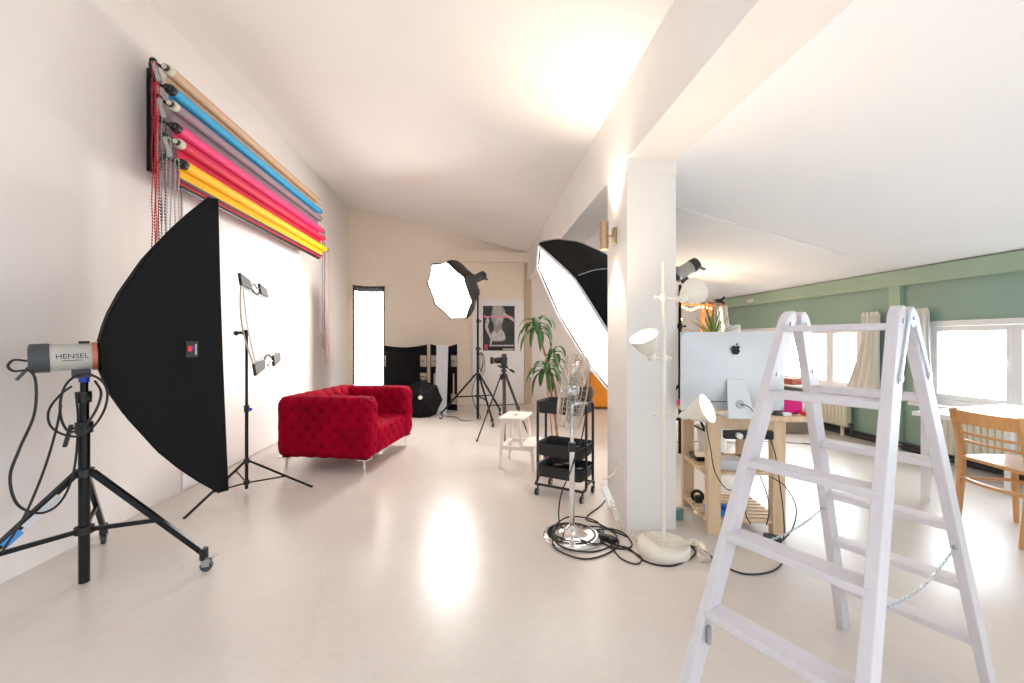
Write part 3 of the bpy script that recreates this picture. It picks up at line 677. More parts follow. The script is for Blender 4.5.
b.add([V(p) for p in [(a.x - .11, a.y - .10, 0), (a.x + .09, a.y - .10, 0), (a.x + .09, a.y - .085, 0), (a.x - .11, a.y - .085, 0), (a.x - .09, a.y + .06, 1.16), (a.x + .11, a.y + .06, 1.16), (a.x + .11, a.y + .075, 1.16), (a.x - .09, a.y + .075, 1.16)]], [(0, 1, 2, 3), (4, 5, 6, 7), (0, 1, 5, 4), (1, 2, 6, 5), (2, 3, 7, 6), (3, 0, 4, 7)])
tag(b.build('pale_board', M_board), 'tall pale grey board standing in front of the narrow black screen', 'board')
c = P(420.5, 398, 6.72); n = DIR(.1, .35, -1); x, y, _ = frame(n)
t = thing('umbrella', 'black photo umbrella with white hub resting against the black screens', 'umbrella', (c.x, c.y, 0))
b = MB(); R_ = .34; K = 8; vs = [c + n * .02]; fs = []
for j in range(1, 6):
    for k in range(32):
        a_ = 2 * PI * k / 32; fr = (k % 4) / 4; sc = 1 - .09 * math.sin(PI * fr) * (j / 5); rr = R_ * j / 5 * sc; vs.append(c - n * .16 * (j / 5) ** 2 + (x * math.cos(a_) + y * math.sin(a_)) * rr)
for k in range(32): fs.append((0, 1 + k, 1 + (k + 1) % 32))
for j in range(4):
    for k in range(32): fs.append((1 + j * 32 + k, 1 + j * 32 + (k + 1) % 32, 1 + (j + 1) * 32 + (k + 1) % 32, 1 + (j + 1) * 32 + k))
b.add(vs, fs); cn = b.build('canopy', M_dark, t, solid=.003)
for k in range(8):
    a_ = 2 * PI * k / 8; d2 = x * math.cos(a_) + y * math.sin(a_); MB().tube([c + n * .025 - n * .16 * s * s + d2 * R_ * s for s in (0, .25, .5, .75, 1)], .005, 5).build('rib', M_blackm, t)
b = MB(); b.lathe([(.001, .05), (.03, .045), (.034, .03), (.03, .015)], c, n, 14); b.build('hub', M_cream, t)
b = MB(); b.tube([c, c - n * .3], .006); b.tube([W(-1.32, 6.85, .008), W(-1.75, 6.7, .03)], .012); b.build('shaft', M_blackm, t)

# ------------------------------------------------------------------ poster
YP = YB - .034
t = thing('poster', 'black and white poster of a long-haired figure with pink headline, on the door', 'poster', (.422, YP, 1.04))
PX0, PX1, PZ0, PZ1 = .115, .729, 1.045, 1.91
MB().span((PX0, YP - .004, PZ0), (PX1, YP, PZ1)).build('sheet', mat('poster_grey', (58, 58, 60), .6, var=.35, scale=5), t)
pw, ph = PX1 - PX0, PZ1 - PZ0
def patch(name, poly, m, lay, sm=True):
    pts = [V((u, v, 0)) for u, v in poly]
    if sm: pts = spline(pts + [pts[0]], 6)[:-1]
    b = MB(); b.prism([(p.x * pw, p.y * ph) for p in pts], (PX0, YP - .004 - .0006 * (lay - 1), PZ0), (1, 0, 0), (0, 0, 1), (0, -1, 0), .0006); return b
G_ = lambda v, nm: mat(nm, (v, v, v), .6, var=.25, scale=14)
b = patch('f', [(.30, .98), (.26, .70), (.33, .60), (.34, .45), (.28, .30), (.25, .22), (.48, .20), (.70, .24), (.68, .38), (.60, .50), (.62, .66), (.72, .80), (.62, .98)], None, 1); b.build('figure_print', G_(150, 'print_mid'), t)
b = patch('f', [(.26, .22), (.25, .36), (.36, .46), (.44, .38), (.54, .48), (.64, .42), (.70, .33), (.68, .25), (.47, .22)], None, 2)
b2 = patch('f', [(.10, .72), (.16, .74), (.20, .66), (.16, .55), (.21, .42), (.28, .27), (.27, .14), (.22, .12), (.22, .27), (.12, .42), (.07, .54)], None, 2)
b3 = patch('f', [(.62, .86), (.78, .80), (1.0, .70), (1.0, .64), (.86, .70), (.66, .79)], None, 2)
for q_ in (b2, b3): b.add(q_.v, q_.f)
b.build('skin_print', G_(196, 'print_light'), t)
b = patch('f', [(.34, 1.0), (.28, .82), (.33, .70), (.40, .62), (.46, .55), (.5, .66), (.56, .56), (.62, .64), (.66, .78), (.60, .92), (.58, 1.0)], None, 3); b.build('hair_print', G_(178, 'print_hair'), t)
b = MB()
for k in range(17):
    u = .03 + k * .054; hgt = .030 + .014 * (k in (0, 5, 9, 13)); b.span((PX0 + pw * u, YP - .0075, PZ0 + ph * .742), (PX0 + pw * (u + .043), YP - .0066, PZ0 + ph * (.742 + hgt)))
b.span((PX0 + pw * .03, YP - .0070, PZ0 + ph * .738), (PX0 + pw * .94, YP - .0066, PZ0 + ph * .758)); b.build('headline_print', mat('print_pink', (240, 150, 170), .6), t)
b = MB(); b.span((PX0, YP - .0074, PZ0), (PX1, YP - .0062, PZ0 + ph * .085)); b.build('footer_band', M_black, t)
b = MB(); b.span((PX0 + pw * .05, YP - .0085, PZ0 + ph * .015), (PX0 + pw * .15, YP - .0074, PZ0 + ph * .14)); b.build('footer_mark', mat('print_rose', (214, 84, 110), .6), t)
b = MB()
for k in range(12): b.span((PX0 + pw * (.2 + k * .064), YP - .0086, PZ0 + ph * .095), (PX0 + pw * (.25 + k * .064), YP - .0062, PZ0 + ph * .13))
b.span((PX0 + pw * .62, YP - .0086, PZ0 + ph * .02), (PX0 + pw * .96, YP - .0074, PZ0 + ph * .045)); b.build('footer_print', M_board, t)

# ------------------------------------------------------------------ camera on tripod
tc = W(-.10, 5.16, 0); apex = tc + V((0, 0, .80))
t = thing('tripod', 'dark camera tripod standing behind the white step stool', 'tripod', (tc.x, tc.y, 0))
M_trip = mat('bronze_black', (64, 54, 52), .35, metal=.4)
for f in (W(-.43, 5.15, 0), W(.215, 5.47, 0), W(-.08, 4.86, 0)):
    d = (f - tc).normalized(); side = d.cross(V((0, 0, 1))); a = apex + d * .04; e = f + V((0, 0, .01)); m = a.lerp(e, .52); l = MB()
    for s in (-1, 1): l.tube([a + side * .014 * s, m + side * .012 * s], .009, 8)
    l.tube([m, e], .009, 8); l.bar(m + (a - e).normalized() * .02, m - (a - e).normalized() * .03, .045, .03, bev=.004); leg = l.build('leg', M_trip, t)
    MB().ball(e + V((0, 0, .008)), .015, 6).build('rubber_foot', M_blackp, leg)
    s_ = MB(); s_.tube([tc + V((0, 0, .45)), a.lerp(e, .45)], .005, 6); s_.build('spreader_strut', M_blackm, t)
b = MB(); b.cyl(tc + V((0, 0, .36)), tc + V((0, 0, .88)), .014, 14); b.build('centre_column', M_trip, t)
b = MB(); b.lathe([(.001, -.04), (.045, -.035), (.055, 0), (.045, .03), (.02, .045)], apex, n=18); b.build('shoulder', M_blackm, t)
b = MB(); b.lathe([(.02, 0), (.034, .01), (.034, .035), (.02, .045), (.02, .08), (.03, .085), (.03, .1), (.001, .1)], apex + V((0, 0, .05)), n=16); b.bar(apex + V((-.05, 0, .12)), apex + V((.05, 0, .12)), .05, .03, bev=.006); b.build('pan_head', M_blackp, t)
b = MB(); h0 = apex + V((.02, 0, .12)); h1 = P(514, 372, 5.05); b.tube([h0, h1], .006, 8); b.tube([h0.lerp(h1, .6), h1], .014, 10); b.tube([apex + V((-.02, 0, .12)), apex + V((-.08, 0, .135))], .01); b.build('pan_handle', M_blackp, t)
cb = apex + V((0, 0, .145)); t = thing('photo_camera', 'black camera with long lens mounted on the tripod, pointing left', 'camera', tuple(cb))
ca = DIR(-1, 0, -.15); x, y, _ = frame(ca)
b = MB(); b.bar(cb + y * .055 - ca * .035, cb + y * .055 + ca * .03, .14, .10, up=y, bev=.012); b.prism([(-.03, 0), (.03, 0), (.02, .035), (-.02, .035)], cb + y * .10 - ca * .03, x, y, ca, .055); b.bar(cb + y * .02 + x * .05 - ca * .03, cb + y * .02 + x * .05 + ca * .045, .035, .09, up=y, bev=.01); b.build('camera_body', M_blackp, t)
b = MB(); b.lathe([(.034, .03), (.038, .04), (.038, .09), (.033, .095), (.033, .12), (.042, .125), (.042, .165), (.036, .166), (.030, .15), (.001, .148)], cb + y * .055, ca, 24); b.build('lens', M_black, t)
b = MB(); b.bar(cb + y * .004 - ca * .03, cb + y * .004 + ca * .03, .06, .008, up=y); b.build('quick_release_plate', M_steel, t)
b = MB(); b.lathe([(.0425, .128), (.0425, .132)], cb + y * .055, ca, 24); b.build('lens_ring', M_tan, t)

# ------------------------------------------------------------------ step stool
so = G(497.8, 469)
t = thing('step_stool', 'small whitewashed wooden step stool with lower step, beside the black trolley', 'stool', (so.x, so.y, 0), math.radians(-20.3))
DP = .40
for yb in (.03, DP - .03):
    for (x0, z0, x1, z1) in ((.012, 0, .048, .475), (.235, .20, .20, .475), (.345, 0, .33, .215)):
        MB().bar((x0, yb, z0), (x1, yb, z1), .022, .034, up=(1, 0, 0), bev=.003).build('leg', M_birch, t, local=True)
    MB().bar((.015, yb, .205), (.345, yb, .205), .020, .036, bev=.003).build('side_rail', M_birch, t, local=True)
    MB().bar((.03, yb, .465), (.225, yb, .465), .018, .03, bev=.003).build('top_rail', M_birch, t, local=True)
b = MB(); 
for s_, (xa, xb) in enumerate(((.0, .10), (.15, .25))): b.span((xa, 0, .478), (xb, DP, .498), bev=.004)
b.span((.10, 0, .478), (.15, .15, .498), bev=.0); b.span((.10, DP - .15, .478), (.15, DP, .498), bev=.0)
b.build('top_board', M_birch, t, local=True)
b = MB(); b.span((.11, .16, .470), (.14, DP - .16, .484)); b.build('grip_slot', M_pine, t, local=True)
MB().span((.222, 0, .224), (.36, DP, .242), bev=.004).build('lower_step', M_birch, t, local=True)
MB().bar((.03, .04, .215), (.03, DP - .04, .215), .03, .018).build('cross_rail', M_birch, t, local=True)

# ------------------------------------------------------------------ black trolley
cc = W(.432, 3.42, 0)
t = thing('utility_trolley', 'black metal three-tier trolley on casters behind the chrome fan', 'trolley', (cc.x, cc.y, 0), math.radians(-34))
HX, HY = .20, .15
M_cart = mat('black_powder_coat', (32, 32, 34), .45, metal=.2)
def rr(hx, hy, r, n=5):
    out = []
    for cx, cy, a0 in ((hx - r, hy - r, 0), (-hx + r, hy - r, PI / 2), (-hx + r, -hy + r, PI), (hx - r, -hy + r, 1.5 * PI)):
        for k in range(n + 1): a = a0 + PI / 2 * k / n; out.append((cx + r * math.cos(a), cy + r * math.sin(a)))
    return out
for z0, z1, nm in ((.665, .755, 0), (.325, .42, 1), (.155, .245, 2)):
    b = MB(); o_ = rr(HX, HY, .045); i_ = rr(HX - .004, HY - .004, .042); n_ = len(o_)
    vs = [V((x, y, z)) for ring, z in ((rr(HX - .012, HY - .012, .04), z0), (o_, z1), (i_, z1), (rr(HX - .016, HY - .016, .04), z0 + .004)) for x, y in ring]
    fs = [(r * n_ + k, r * n_ + (k + 1) % n_, (r + 1) * n_ + (k + 1) % n_, (r + 1) * n_ + k) for r in range(3) for k in range(n_)]
    fs += [tuple(range(n_)), tuple(range(3 * n_, 4 * n_))]
    b.add(vs, fs); b.tube([V((x, y, z1)) for x, y in o_ + [o_[0]]], .004, 6, caps=False); b.build('tray', M_cart, t, local=True)
for sx in (-1, 1):
    b = MB()
    b.tube(spline([(sx * (HX + .008), -.08, .745), (sx * (HX + .008), -.08, .3), (sx * (HX + .008), -.08, .12), (sx * (HX + .008), -.10, .095), (sx * (HX - .0), -.135, .088)], 5), .011, 10)
    b.tube(spline([(sx * (HX + .008), .08, .745), (sx * (HX + .008), .08, .3), (sx * (HX + .008), .08, .12), (sx * (HX + .008), .10, .095), (sx * (HX - .0), .135, .088)], 5), .011, 10)
    b.tube([(sx * (HX + .008), -.08, .12), (sx * (HX + .008), .08, .12)], .008)
    b.build('side_frame', M_cart, t, local=True)
for sy in (-1, 1): MB().tube([(-HX, sy * .135, .088), (HX, sy * .135, .088)], .010, 10).build('base_rail', M_cart, t, local=True)
for sx in (-1, 1):
    for sy in (-1, 1):
        b = MB(); x0, y0 = sx * (HX - .01), sy * .135; b.cyl((x0 - .01, y0, .027), (x0 + .01, y0, .027), .027, 20); c_ = b.build('caster', M_blackp, t, local=True)
        b = MB(); b.cyl((x0 - .0115, y0, .027), (x0 + .0115, y0, .027), .010, 12); b.build('caster_hub', M_steel, c_, local=True)
        b = MB(); b.tube(spline([(x0, y0, .085), (x0, y0 + .02, .062), (x0, y0 + .018, .05)], 4), .008); b.build('caster_stem', M_blackm, c_, local=True)
R2 = Matrix.Translation(cc) @ Matrix.Rotation(math.radians(-34), 4, 'Z')
b = MB(); b.box(R2 @ V((.10, -.04, .36)), (.03, .03, .09), bev=.006); tag(b.build('green_bottle', mat('green_plastic', (40, 150, 90), .4)), 'small green bottle in the middle tray of the black trolley', 'bottle')
for k, (xx_, yy_, hh_) in enumerate(((-.08, .05, .05), (.0, .05, .07), (.1, .06, .04))):
    b = MB(); b.box(R2 @ V((xx_, yy_, .165 + hh_ / 2)), (.07, .05, hh_), Matrix.Rotation(.3 * k, 3, 'Z'), bev=.008); tag(b.build('camera_battery', M_blackp), ('small black box at the left of the bottom trolley tray', 'taller black box in the middle of the bottom trolley tray', 'low black box at the right of the bottom trolley tray')[k], 'box')

# ------------------------------------------------------------------ chrome pedestal fan
fb = W(.381, 2.665, 0)
t = thing('pedestal_fan', 'chrome pedestal fan with wire cage, turned to the left', 'fan', (fb.x, fb.y, 0))
b = MB(); b.lathe([(.001, .0), (.180, .0), (.184, .010), (.178, .018), (.150, .026), (.145, .024), (.10, .036), (.05, .052), (.028, .07), (.02, .08)], fb, n=48); b.build('base', M_chrome, t)
b = MB(); b.cyl(fb + V((0, 0, .06)), fb + V((0, 0, .56)), .0165, 20); b.build('pole', M_chrome, t)
b = MB(); b.cyl(fb + V((0, 0, .545)), fb + V((0, 0, .60)), .023, 20); b.cyl(fb + V((0, 0, .57)), fb + V((.045, -.01, .57)), .008, 10); b.build('height_collar', M_blackp, t)
b = MB(); b.cyl(fb + V((0, 0, .60)), fb + V((0, 0, .80)), .012, 16); b.build('upper_pole', M_chrome, t)
fa = DIR(-.985, .16, .06); fx, fy, _ = frame(fa); fc_ = P(572.5, 391, 2.665); RC = .235
M_wire = mat('cage_wire', (190, 180, 170), .35, metal=.6)
b = MB()
for s, hw_ in ((1, .062), (-1, .062)):
    for rad, h in ((RC, 0), (RC * .985, .03), (RC * .95, hw_), (RC * .66, hw_ + .010), (RC * .34, hw_ + .016)): b.torus(fc_ + fa * h * s, fa, rad, .0022 if rad < RC else .004, 48, 5)
    for k in range(40):
        a = 2 * PI * k / 40; d = fx * math.cos(a) + fy * math.sin(a)
        b.tube([fc_ + d * RC, fc_ + d * RC * .985 + fa * s * .03, fc_ + d * RC * .95 + fa * s * hw_, fc_ + d * RC * .6 + fa * s * (hw_ + .011), fc_ + d * RC * .2 + fa * s * (hw_ + .017)], .0013, 4)
b.build('wire_cage', M_wire, t)
b = MB(); b.lathe([(.001, .082), (.045, .08), (.048, .07), (.045, .066)], fc_, fa, 20); b.build('badge_disc', M_chrome, t)
for k in range(4):
    b = MB(); a0 = k * PI / 2 + .3
    def bl(u, v):
        a = a0 + (v - .5) * (1.15 - .25 * u); r_ = .035 + u * .17; return fc_ + (fx * math.cos(a) + fy * math.sin(a)) * r_ + fa * (.03 * (v - .5) * 1.6)
    b.grid(bl, 8, 8); b.build('blade', M_smoke, t, solid=.003)
b = MB(); b.lathe([(.001, .03), (.03, .028), (.036, .0), (.03, -.04)], fc_, fa, 18); b.build('blade_hub', M_chrome, t)
b = MB(); b.lathe([(.04, -.045), (.055, -.055), (.058, -.085), (.052, -.115), (.03, -.13), (.001, -.133)], fc_, fa, 24); b.build('motor_housing', mat('dark_bronze', (92, 76, 66), .35, metal=.6), t)
b = MB(); b.tube([fb + V((0, 0, .78)), fb + V((.0, 0, .84)), fc_ - fa * .10 - fy * .05], .016, 10); b.build('neck', M_chrome, t)

# fan cable, floor cables
def fl_(px, py, z=.006): p = G(px, py); p.z = z; return p
cable([P(586, 415, 2.8), P(581, 440, 2.72), P(571, 470, 2.62), P(561, 495, 2.58), P(559, 520, 2.6), fl_(566, 538, .045), fl_(590, 548, .03), fl_(604, 541), fl_(597, 527, .035), fl_(570, 524, .05), fl_(553, 535, .04), fl_(560, 549, .02), fl_(590, 553), fl_(612, 546), fl_(616, 536), fl_(600, 525), fl_(586, 519), fl_(600, 507), fl_(606, 500)], .0048, 'black fan cable looping over the chrome base towards the pillar')
cable([fl_(552, 540, .03), fl_(556, 551, .012), fl_(585, 560), fl_(612, 552), fl_(618, 541), fl_(600, 533), fl_(590, 527), fl_(620, 532), fl_(632, 545), fl_(622, 550), fl_(600, 543), fl_(595, 533)], .0048, 'black cable coiled on the floor right of the fan base')
cable([fl_(590, 532), fl_(612, 545), fl_(628, 549), fl_(645, 562), fl_(668, 567), fl_(686, 562), fl_(696, 553), fl_(690, 547), fl_(704, 552), fl_(722, 566), fl_(745, 575), fl_(770, 573), fl_(782, 564), fl_(784, 550)], .005, 'long black cable passing around the cream lamp base to under the desk')
cable([fl_(600, 540), fl_(622, 548), fl_(641, 558), fl_(637, 565), fl_(622, 560), fl_(610, 548), fl_(590, 535), fl_(606, 530), fl_(628, 538)], .0045, 'black cable loop lying between fan and floor lamp')
b = MB(); q = fl_(606, 540, .018); b.box(q, (.09, .035, .03), Matrix.Rotation(-.6, 3, 'Z'), bev=.008); b.box(q + V((.03, -.04, 0)), (.05, .04, .03), Matrix.Rotation(.4, 3, 'Z'), bev=.008)
tag(b.build('plug_cluster', M_blackp), 'black plug and in-line switch among the floor cables', 'plug')

# white socket strip and spiral cord by the pillar
t = thing('socket_strip', 'white socket strip leaning at the pillar foot', 'power strip', (XP0 - .06, 2.85, 0))
b = MB(); b.bar(P(604, 487, 2.80), P(612, 507, 2.72), .045, .035, up=(0, -1, .2), bev=.006); b.build('strip_body', M_white, t)
b = MB(); b.tube(spline([P(604, 487, 2.80), P(601, 480, 2.84), P(607, 478, 2.86), V((XP0 - .012, 2.86, .34)), V((XP0 - .012, 2.86, .42))]), .005, 6); b.build('strip_cord', M_wcable, t)
def helix(path, r, turns, wr):
    p = spline(path, 24); out = []; L = len(p); 
    N = int(turns * 10)
    for k in range(N + 1):
        s = k / N * (L - 1.001); i = int(s); f = s - i; c = p[i].lerp(p[i + 1], f); x, y, _ = frame(p[i + 1] - p[i]); a = 2 * PI * turns * k / N
        out.append(c + (x * math.cos(a) + y * math.sin(a)) * r)
    return out
hp = [P(612, 500, 2.70), P(616, 515, 2.62), fl_(622, 530, .03), P(636, 538, 2.62), P(648, 541, 2.56) + V((0, 0, .045)), W(.86, 2.42, .080), W(.95, 2.41, .080), W(1.02, 2.43, .078), fl_(694, 550, .05), fl_(701, 555, .02), fl_(708, 561, .02), fl_(699, 563, .02)]
tag(MB().tube(helix(hp, .0125, 56, .004), .0036, 5).build('spiral_cord', M_wcable), 'white spiral cord draped from pillar foot over the cream lamp base', 'cord')

# ------------------------------------------------------------------ cream floor lamp with three spot shades
lb = W(.896, 2.485, 0)
t = thing('floor_lamp', 'cream floor lamp with three bell spot shades, in front of the pillar', 'floor lamp', (lb.x, lb.y, 0))
b = MB(); b.lathe([(.001, 0), (.150, 0), (.153, .012), (.150, .045), (.140, .056), (.02, .062), (.001, .062)], lb, n=48); b.build('base', M_cream, t)
b = MB(); b.cyl(lb + V((0, 0, .055)), lb + V((0, 0, 1.36)), .0125, 18); b.cyl(lb + V((0, 0, 1.36)), lb + V((0, 0, 1.71)), .0095, 18); b.build('pole', M_cream, t)
def shade(att, c0, n, glow, power):
    att, c0 = V(att), V(c0); n = V(n).normalized(); L = .15
    k = MB(); k.cyl(lb + V((0, 0, att.z - .018)), lb + V((0, 0, att.z + .018)), .02, 16); s0 = V((lb.x, lb.y, att.z)); k.cyl(s0, s0 + (s0 - c0).normalized() * .045, .006, 8); k.ball(s0 + (s0 - c0).normalized() * .045, .011, 6); k.tube([s0, c0 - n * .01], .0075, 8); cl = k.build('arm', M_cream, t)
    b = MB(); b.lathe([(.001, -.012), (.020, -.01), (.024, 0), (.024, .03), (.034, .038), (.050, .06), (.062, .09), (.076, .125), (.083, L), (.080, L), (.068, .12), (.058, .09), (.046, .064), (.02, .05)], c0, n, 32); sh = b.build('lamp_shade', M_cream, t)
    b = MB(); b.lathe([(.018, .03), (.022, .06), (.045, .09), (.060, .118), (.058, .130), (.03, .137), (.001, .139)], c0, n, 24); b.build('bulb', M_bulb if glow else mat('pearl_bulb', (245, 240, 230), .3), sh)
    if power: light('SPOT', 'spot_light', c0 + n * .16, power, (1, .80, .60), t, .04, n, math.radians(155), .9)
D0 = 2.48
shade(P(661, 297, D0), P(682, 299, D0), DIR(.75, .38, .55), False, 0)
shade(P(661, 358, D0), P(652, 358, D0 - .02), DIR(-.42, .84, -.30), True, 11)
shade(P(661, 415, D0), P(683, 416, D0 - .02), DIR(.66, .40, -.62), True, 9)

# brass up/down wall light on the pillar
q = V((XP0 - .085, 2.90, 1.985))
t = thing('wall_sconce', 'brushed brass cylinder wall light high on the pillar side', 'wall light', tuple(q))
b = MB(); b.lathe([(.028, -.098), (.031, -.1), (.031, .1), (.028, .098), (.027, .06), (.001, .06)], q, n=28); b.lathe([(.027, -.06), (.001, -.06)], q, n=28); b.build('cylinder', M_brass, t)
b = MB(); b.span((XP0 - .02, q.y - .03, q.z - .06), (XP0, q.y + .03, q.z + .06), bev=.004); b.cyl(q, (XP0 - .01, q.y, q.z), .008, 12); b.build('wall_plate', M_brass, t)
for s in (-1, 1):
    b = MB(); b.lathe([(.024, s * .070), (.012, s * .082), (.001, s * .085)], q, n=16); b.build('bulb', M_bulb, t)
light('SPOT', 'up_light', q + V((0, 0, .105)), 20, (1, .84, .66), t, .03, (-.12, -.05, 1), math.radians(100), .9)
light('SPOT', 'down_light', q - V((0, 0, .105)), 12, (1, .82, .62), t, .03, (.05, 0, -1), math.radians(80), .8)

# ------------------------------------------------------------------ giant octa softbox behind the pillar
c = P(587, 331, 4.36); hubp = P(688, 271, 4.39); n = (c - hubp).normalized()
t = thing('giant_octagonal_softbox', 'giant lit octagonal softbox partly hidden behind the pillar', 'softbox', (c.x, c.y, c.z))
x, y, _ = frame(n); Rg = 1.03; oc = [(math.cos(k * PI / 4 + PI / 8 + .12) * Rg, math.sin(k * PI / 4 + PI / 8 + .12) * Rg, 0) for k in range(8)]
dep = (c - hubp).length - .05
soft_box(t, c, n, oc, dep * .62, [(0, .1), (.1, .3), (.3, .6), (.55, .82), (.8, .95), (1, 1)], M_dark, x, y, lip=.03, inner=.992, scallop=.02, rods=False, faces=M_glowg)
b = MB()
for p in oc:
    p = V(p); b.tube([c - n * dep * .62 * (1 - j / 14) + (x * p.x + y * p.y) * prof_interp([(0, .1), (.1, .3), (.3, .6), (.55, .82), (.8, .95), (1, 1)], j / 14) * 1.008 for j in range(15)], .004, 6)
b.build('rib_piping', M_steel, t)
b = MB(); pts = [c + n * .035 + (x * p[0] + y * p[1]) * .985 for p in oc]; b.tube(pts + [pts[0]], .012, 8, caps=False); b.build('rim_edging', M_board, t)
fl2 = c - n * dep * .62; t2 = thing('studio_flash', 'silver flash head right of the pillar, behind the topmost lamp shade', 'studio flash', tuple(fl2 - V((0, 0, .1))))
fr = P(676, 276, 4.52); flash_head(fr, n, .27, .07, t2)
b = MB(); b.cyl(fl2, fr, .05, 18); b.build('speed_ring', M_blackp, t)
pb = fr - n * .05; t2 = thing('light_stand', 'black stand behind the pillar carrying the giant octagonal softbox', 'light stand', (pb.x, pb.y, 0))
stand(t2, (pb.x, pb.y, 0), [V((pb.x + .5 * math.cos(a), pb.y + .5 * math.sin(a), 0)) for a in (1.0, 3.1, 5.2)], .75, .4, pb.z - .12, r=.018, secs=(.6,))

# ------------------------------------------------------------------ orange armchair far behind the softbox
q = G(604, 404); t = thing('orange_seat', 'low orange upholstered seat by the white back wall', 'seat', (q.x, YB - .5, 0))
qx = q.x
b = MB(); b.prism([(-.45, .0), (.45, .0), (.45, .30), (.10, .36), (-.20, .50), (-.32, .62), (-.42, .62), (-.45, .5)], (qx, YB - .75, .03), (1, 0, 0), (0, 0, 1), (0, 1, 0), .6); o = b.build('cushion_body', M_orange, t)
m_ = o.modifiers.new('bv', 'BEVEL'); m_.width = .03; m_.segments = 3
for sx in (-.38, .38):
    for sy in (-.7, -.2): MB().cyl((qx + sx, YB + sy, 0), (qx + sx, YB + sy, .05), .02, 10).build('foot', M_blackp, t)

# ------------------------------------------------------------------ dracaena behind the trolley
def leaf(b, base, d, L, w, droop, n=9):
    base = V(base); d = V(d).normalized(); side = d.cross(V((0, 0, 1)))
    if side.length < .01: side = V((1, 0, 0))
    side.normalize(); vs = []; fs = []; p = base.copy(); dd = d.copy(); st = L / n
    for i in range(n + 1):
        s = i / n; ww = w * math.sin(PI * min(1, .12 + .88 * s)) ** .7 * (1 if s < .97 else .2) * .5; nn = side.cross(dd).normalized()
        vs += [p - side * ww + nn * ww * .35, p.copy(), p + side * ww + nn * ww * .35]
        p = p + dd * st; dd = (dd + V((0, 0, -1)) * droop / n).normalized()
    for i in range(n):
        for k in (0, 1): a = i * 3 + k; fs.append((a, a + 1, a + 4, a + 3))
    b.add(vs, fs, True)
pc = W(.42, 3.93, 0)
t = thing('potted_dracaena', 'tall dracaena with drooping leaves behind the black trolley', 'potted plant', (pc.x, pc.y, 0))
b = MB(); b.lathe([(.001, 0), (.11, 0), (.14, .24), (.15, .25), (.145, .27), (.125, .265), (.12, .23), (.001, .23)], pc, n=28); b.build('pot', M_pot, t)
s1 = [pc + V((0, 0, .2)), P(556, 395, 3.93), P(548, 365, 3.93), P(541, 340, 3.92), P(537, 326, 3.9)]
s2 = [pc + V((.03, .02, .2)), P(551, 392, 3.9), P(547, 375, 3.9)]
MB().tube(spline(s1), .010, 8).build('stem', M_stem, t); MB().tube(spline(s2), .011, 8).build('stem', M_stem, t)
b = MB(); b.tube([pc + V((-.03, 0, .2)), P(545, 362, 3.88)], .005, 6); b.build('red_stake', mat('faded_red', (200, 90, 80), .6), t)
lv = MB()
for cen, N, L in ((P(536.5, 326, 3.9), 20, .31), (P(546, 368, 3.9), 17, .31), (P(554, 352, 3.9), 9, .22)):
    for k in range(N):
        a = k * 2.399; e = .25 + .95 * (k / N) ; d = V((math.cos(a) * math.cos(e), math.sin(a) * math.cos(e), math.sin(e)))
        leaf(lv, cen + V((0, 0, -.06 + .08 * k / N)), d, L * random.uniform(.7, 1.15), .044, random.uniform(3.0, 5.2) * (1.1 - .2 * k / N))
lv.build('leaves', M_leaf, t, solid=.0012)

# ------------------------------------------------------------------ desk and computer
dk = W(1.297, 2.69, 0); dang = math.radians(-8.5)
t = thing('wooden_workbench', 'pale pine workbench with slatted shelves under the computer', 'desk', (dk.x, dk.y, 0), dang)
LX, LY, LZ = .40, .46, .735
for lx in (0, LX):
    for ly in (0, LY): MB().span((lx - .04, ly, 0), (lx + .04, ly + .055, LZ), bev=.004).build('leg', M_pine, t, local=True)
MB().span((-.08, -.03, LZ), (.62, LY + .12, LZ + .035), bev=.004).build('tabletop', M_pine, t, local=True)
for y_ in (.0, LY + .02): MB().span((-.04, y_ + .005, LZ - .055), (LX + .04, y_ + .03, LZ), bev=.002).build('apron', M_pine, t, local=True)
for zs_, nm in ((.385, 'upper'), (.08, 'lower')):
    b = MB()
    for x_ in (-.035, LX + .01): b.span((x_, .03, zs_ - .02), (x_ + .025, LY + .02, zs_ + .0))
    for k in range(9): b.span((-.035, .01 + k * .058, zs_), (LX + .035, .045 + k * .058, zs_ + .013))
    b.build('slatted_shelf', M_pine, t, local=True)
DM = Matrix.Translation(dk) @ Matrix.Rotation(dang, 4, 'Z')
dm = lambda x, y, z: DM @ V((x, y, z))
R3 = Matrix.Rotation(dang, 3, 'Z')
ZT = LZ + .035
# all-in-one computer seen from behind
ic = P(732, 371, 2.68); t = thing('desktop_computer', 'large silver all-in-one computer seen from behind on the workbench', 'computer', (ic.x, ic.y, ZT), math.radians(-6))
IM = WM[t]; iw, ih, zb = .65, .50, 1.302 - ZT - .50
b = MB(); nu, nv = 20, 16
def bk(u, v):
    ex, ez = (u - .5) * 2, (v - .5) * 2; bulge = .045 * (1 - abs(ex) ** 2.4) * (1 - abs(ez) ** 3)
    return V((ex * iw / 2, -.004 - bulge, zb + ih * v))
b.grid(bk, nu, nv); b.span((-iw / 2, -.004, zb), (iw / 2, .008, zb + ih)); body = b.build('rear_shell', M_alu, t, local=True)
MB().span((-iw / 2 + .003, .008, zb + .003), (iw / 2 - .003, .012, zb + ih - .003)).build('screen_glass', M_black, t, local=True)
b = MB(); th = .006
st = [(-.075, -.085, 0.0), (.075, -.085, 0.0)]
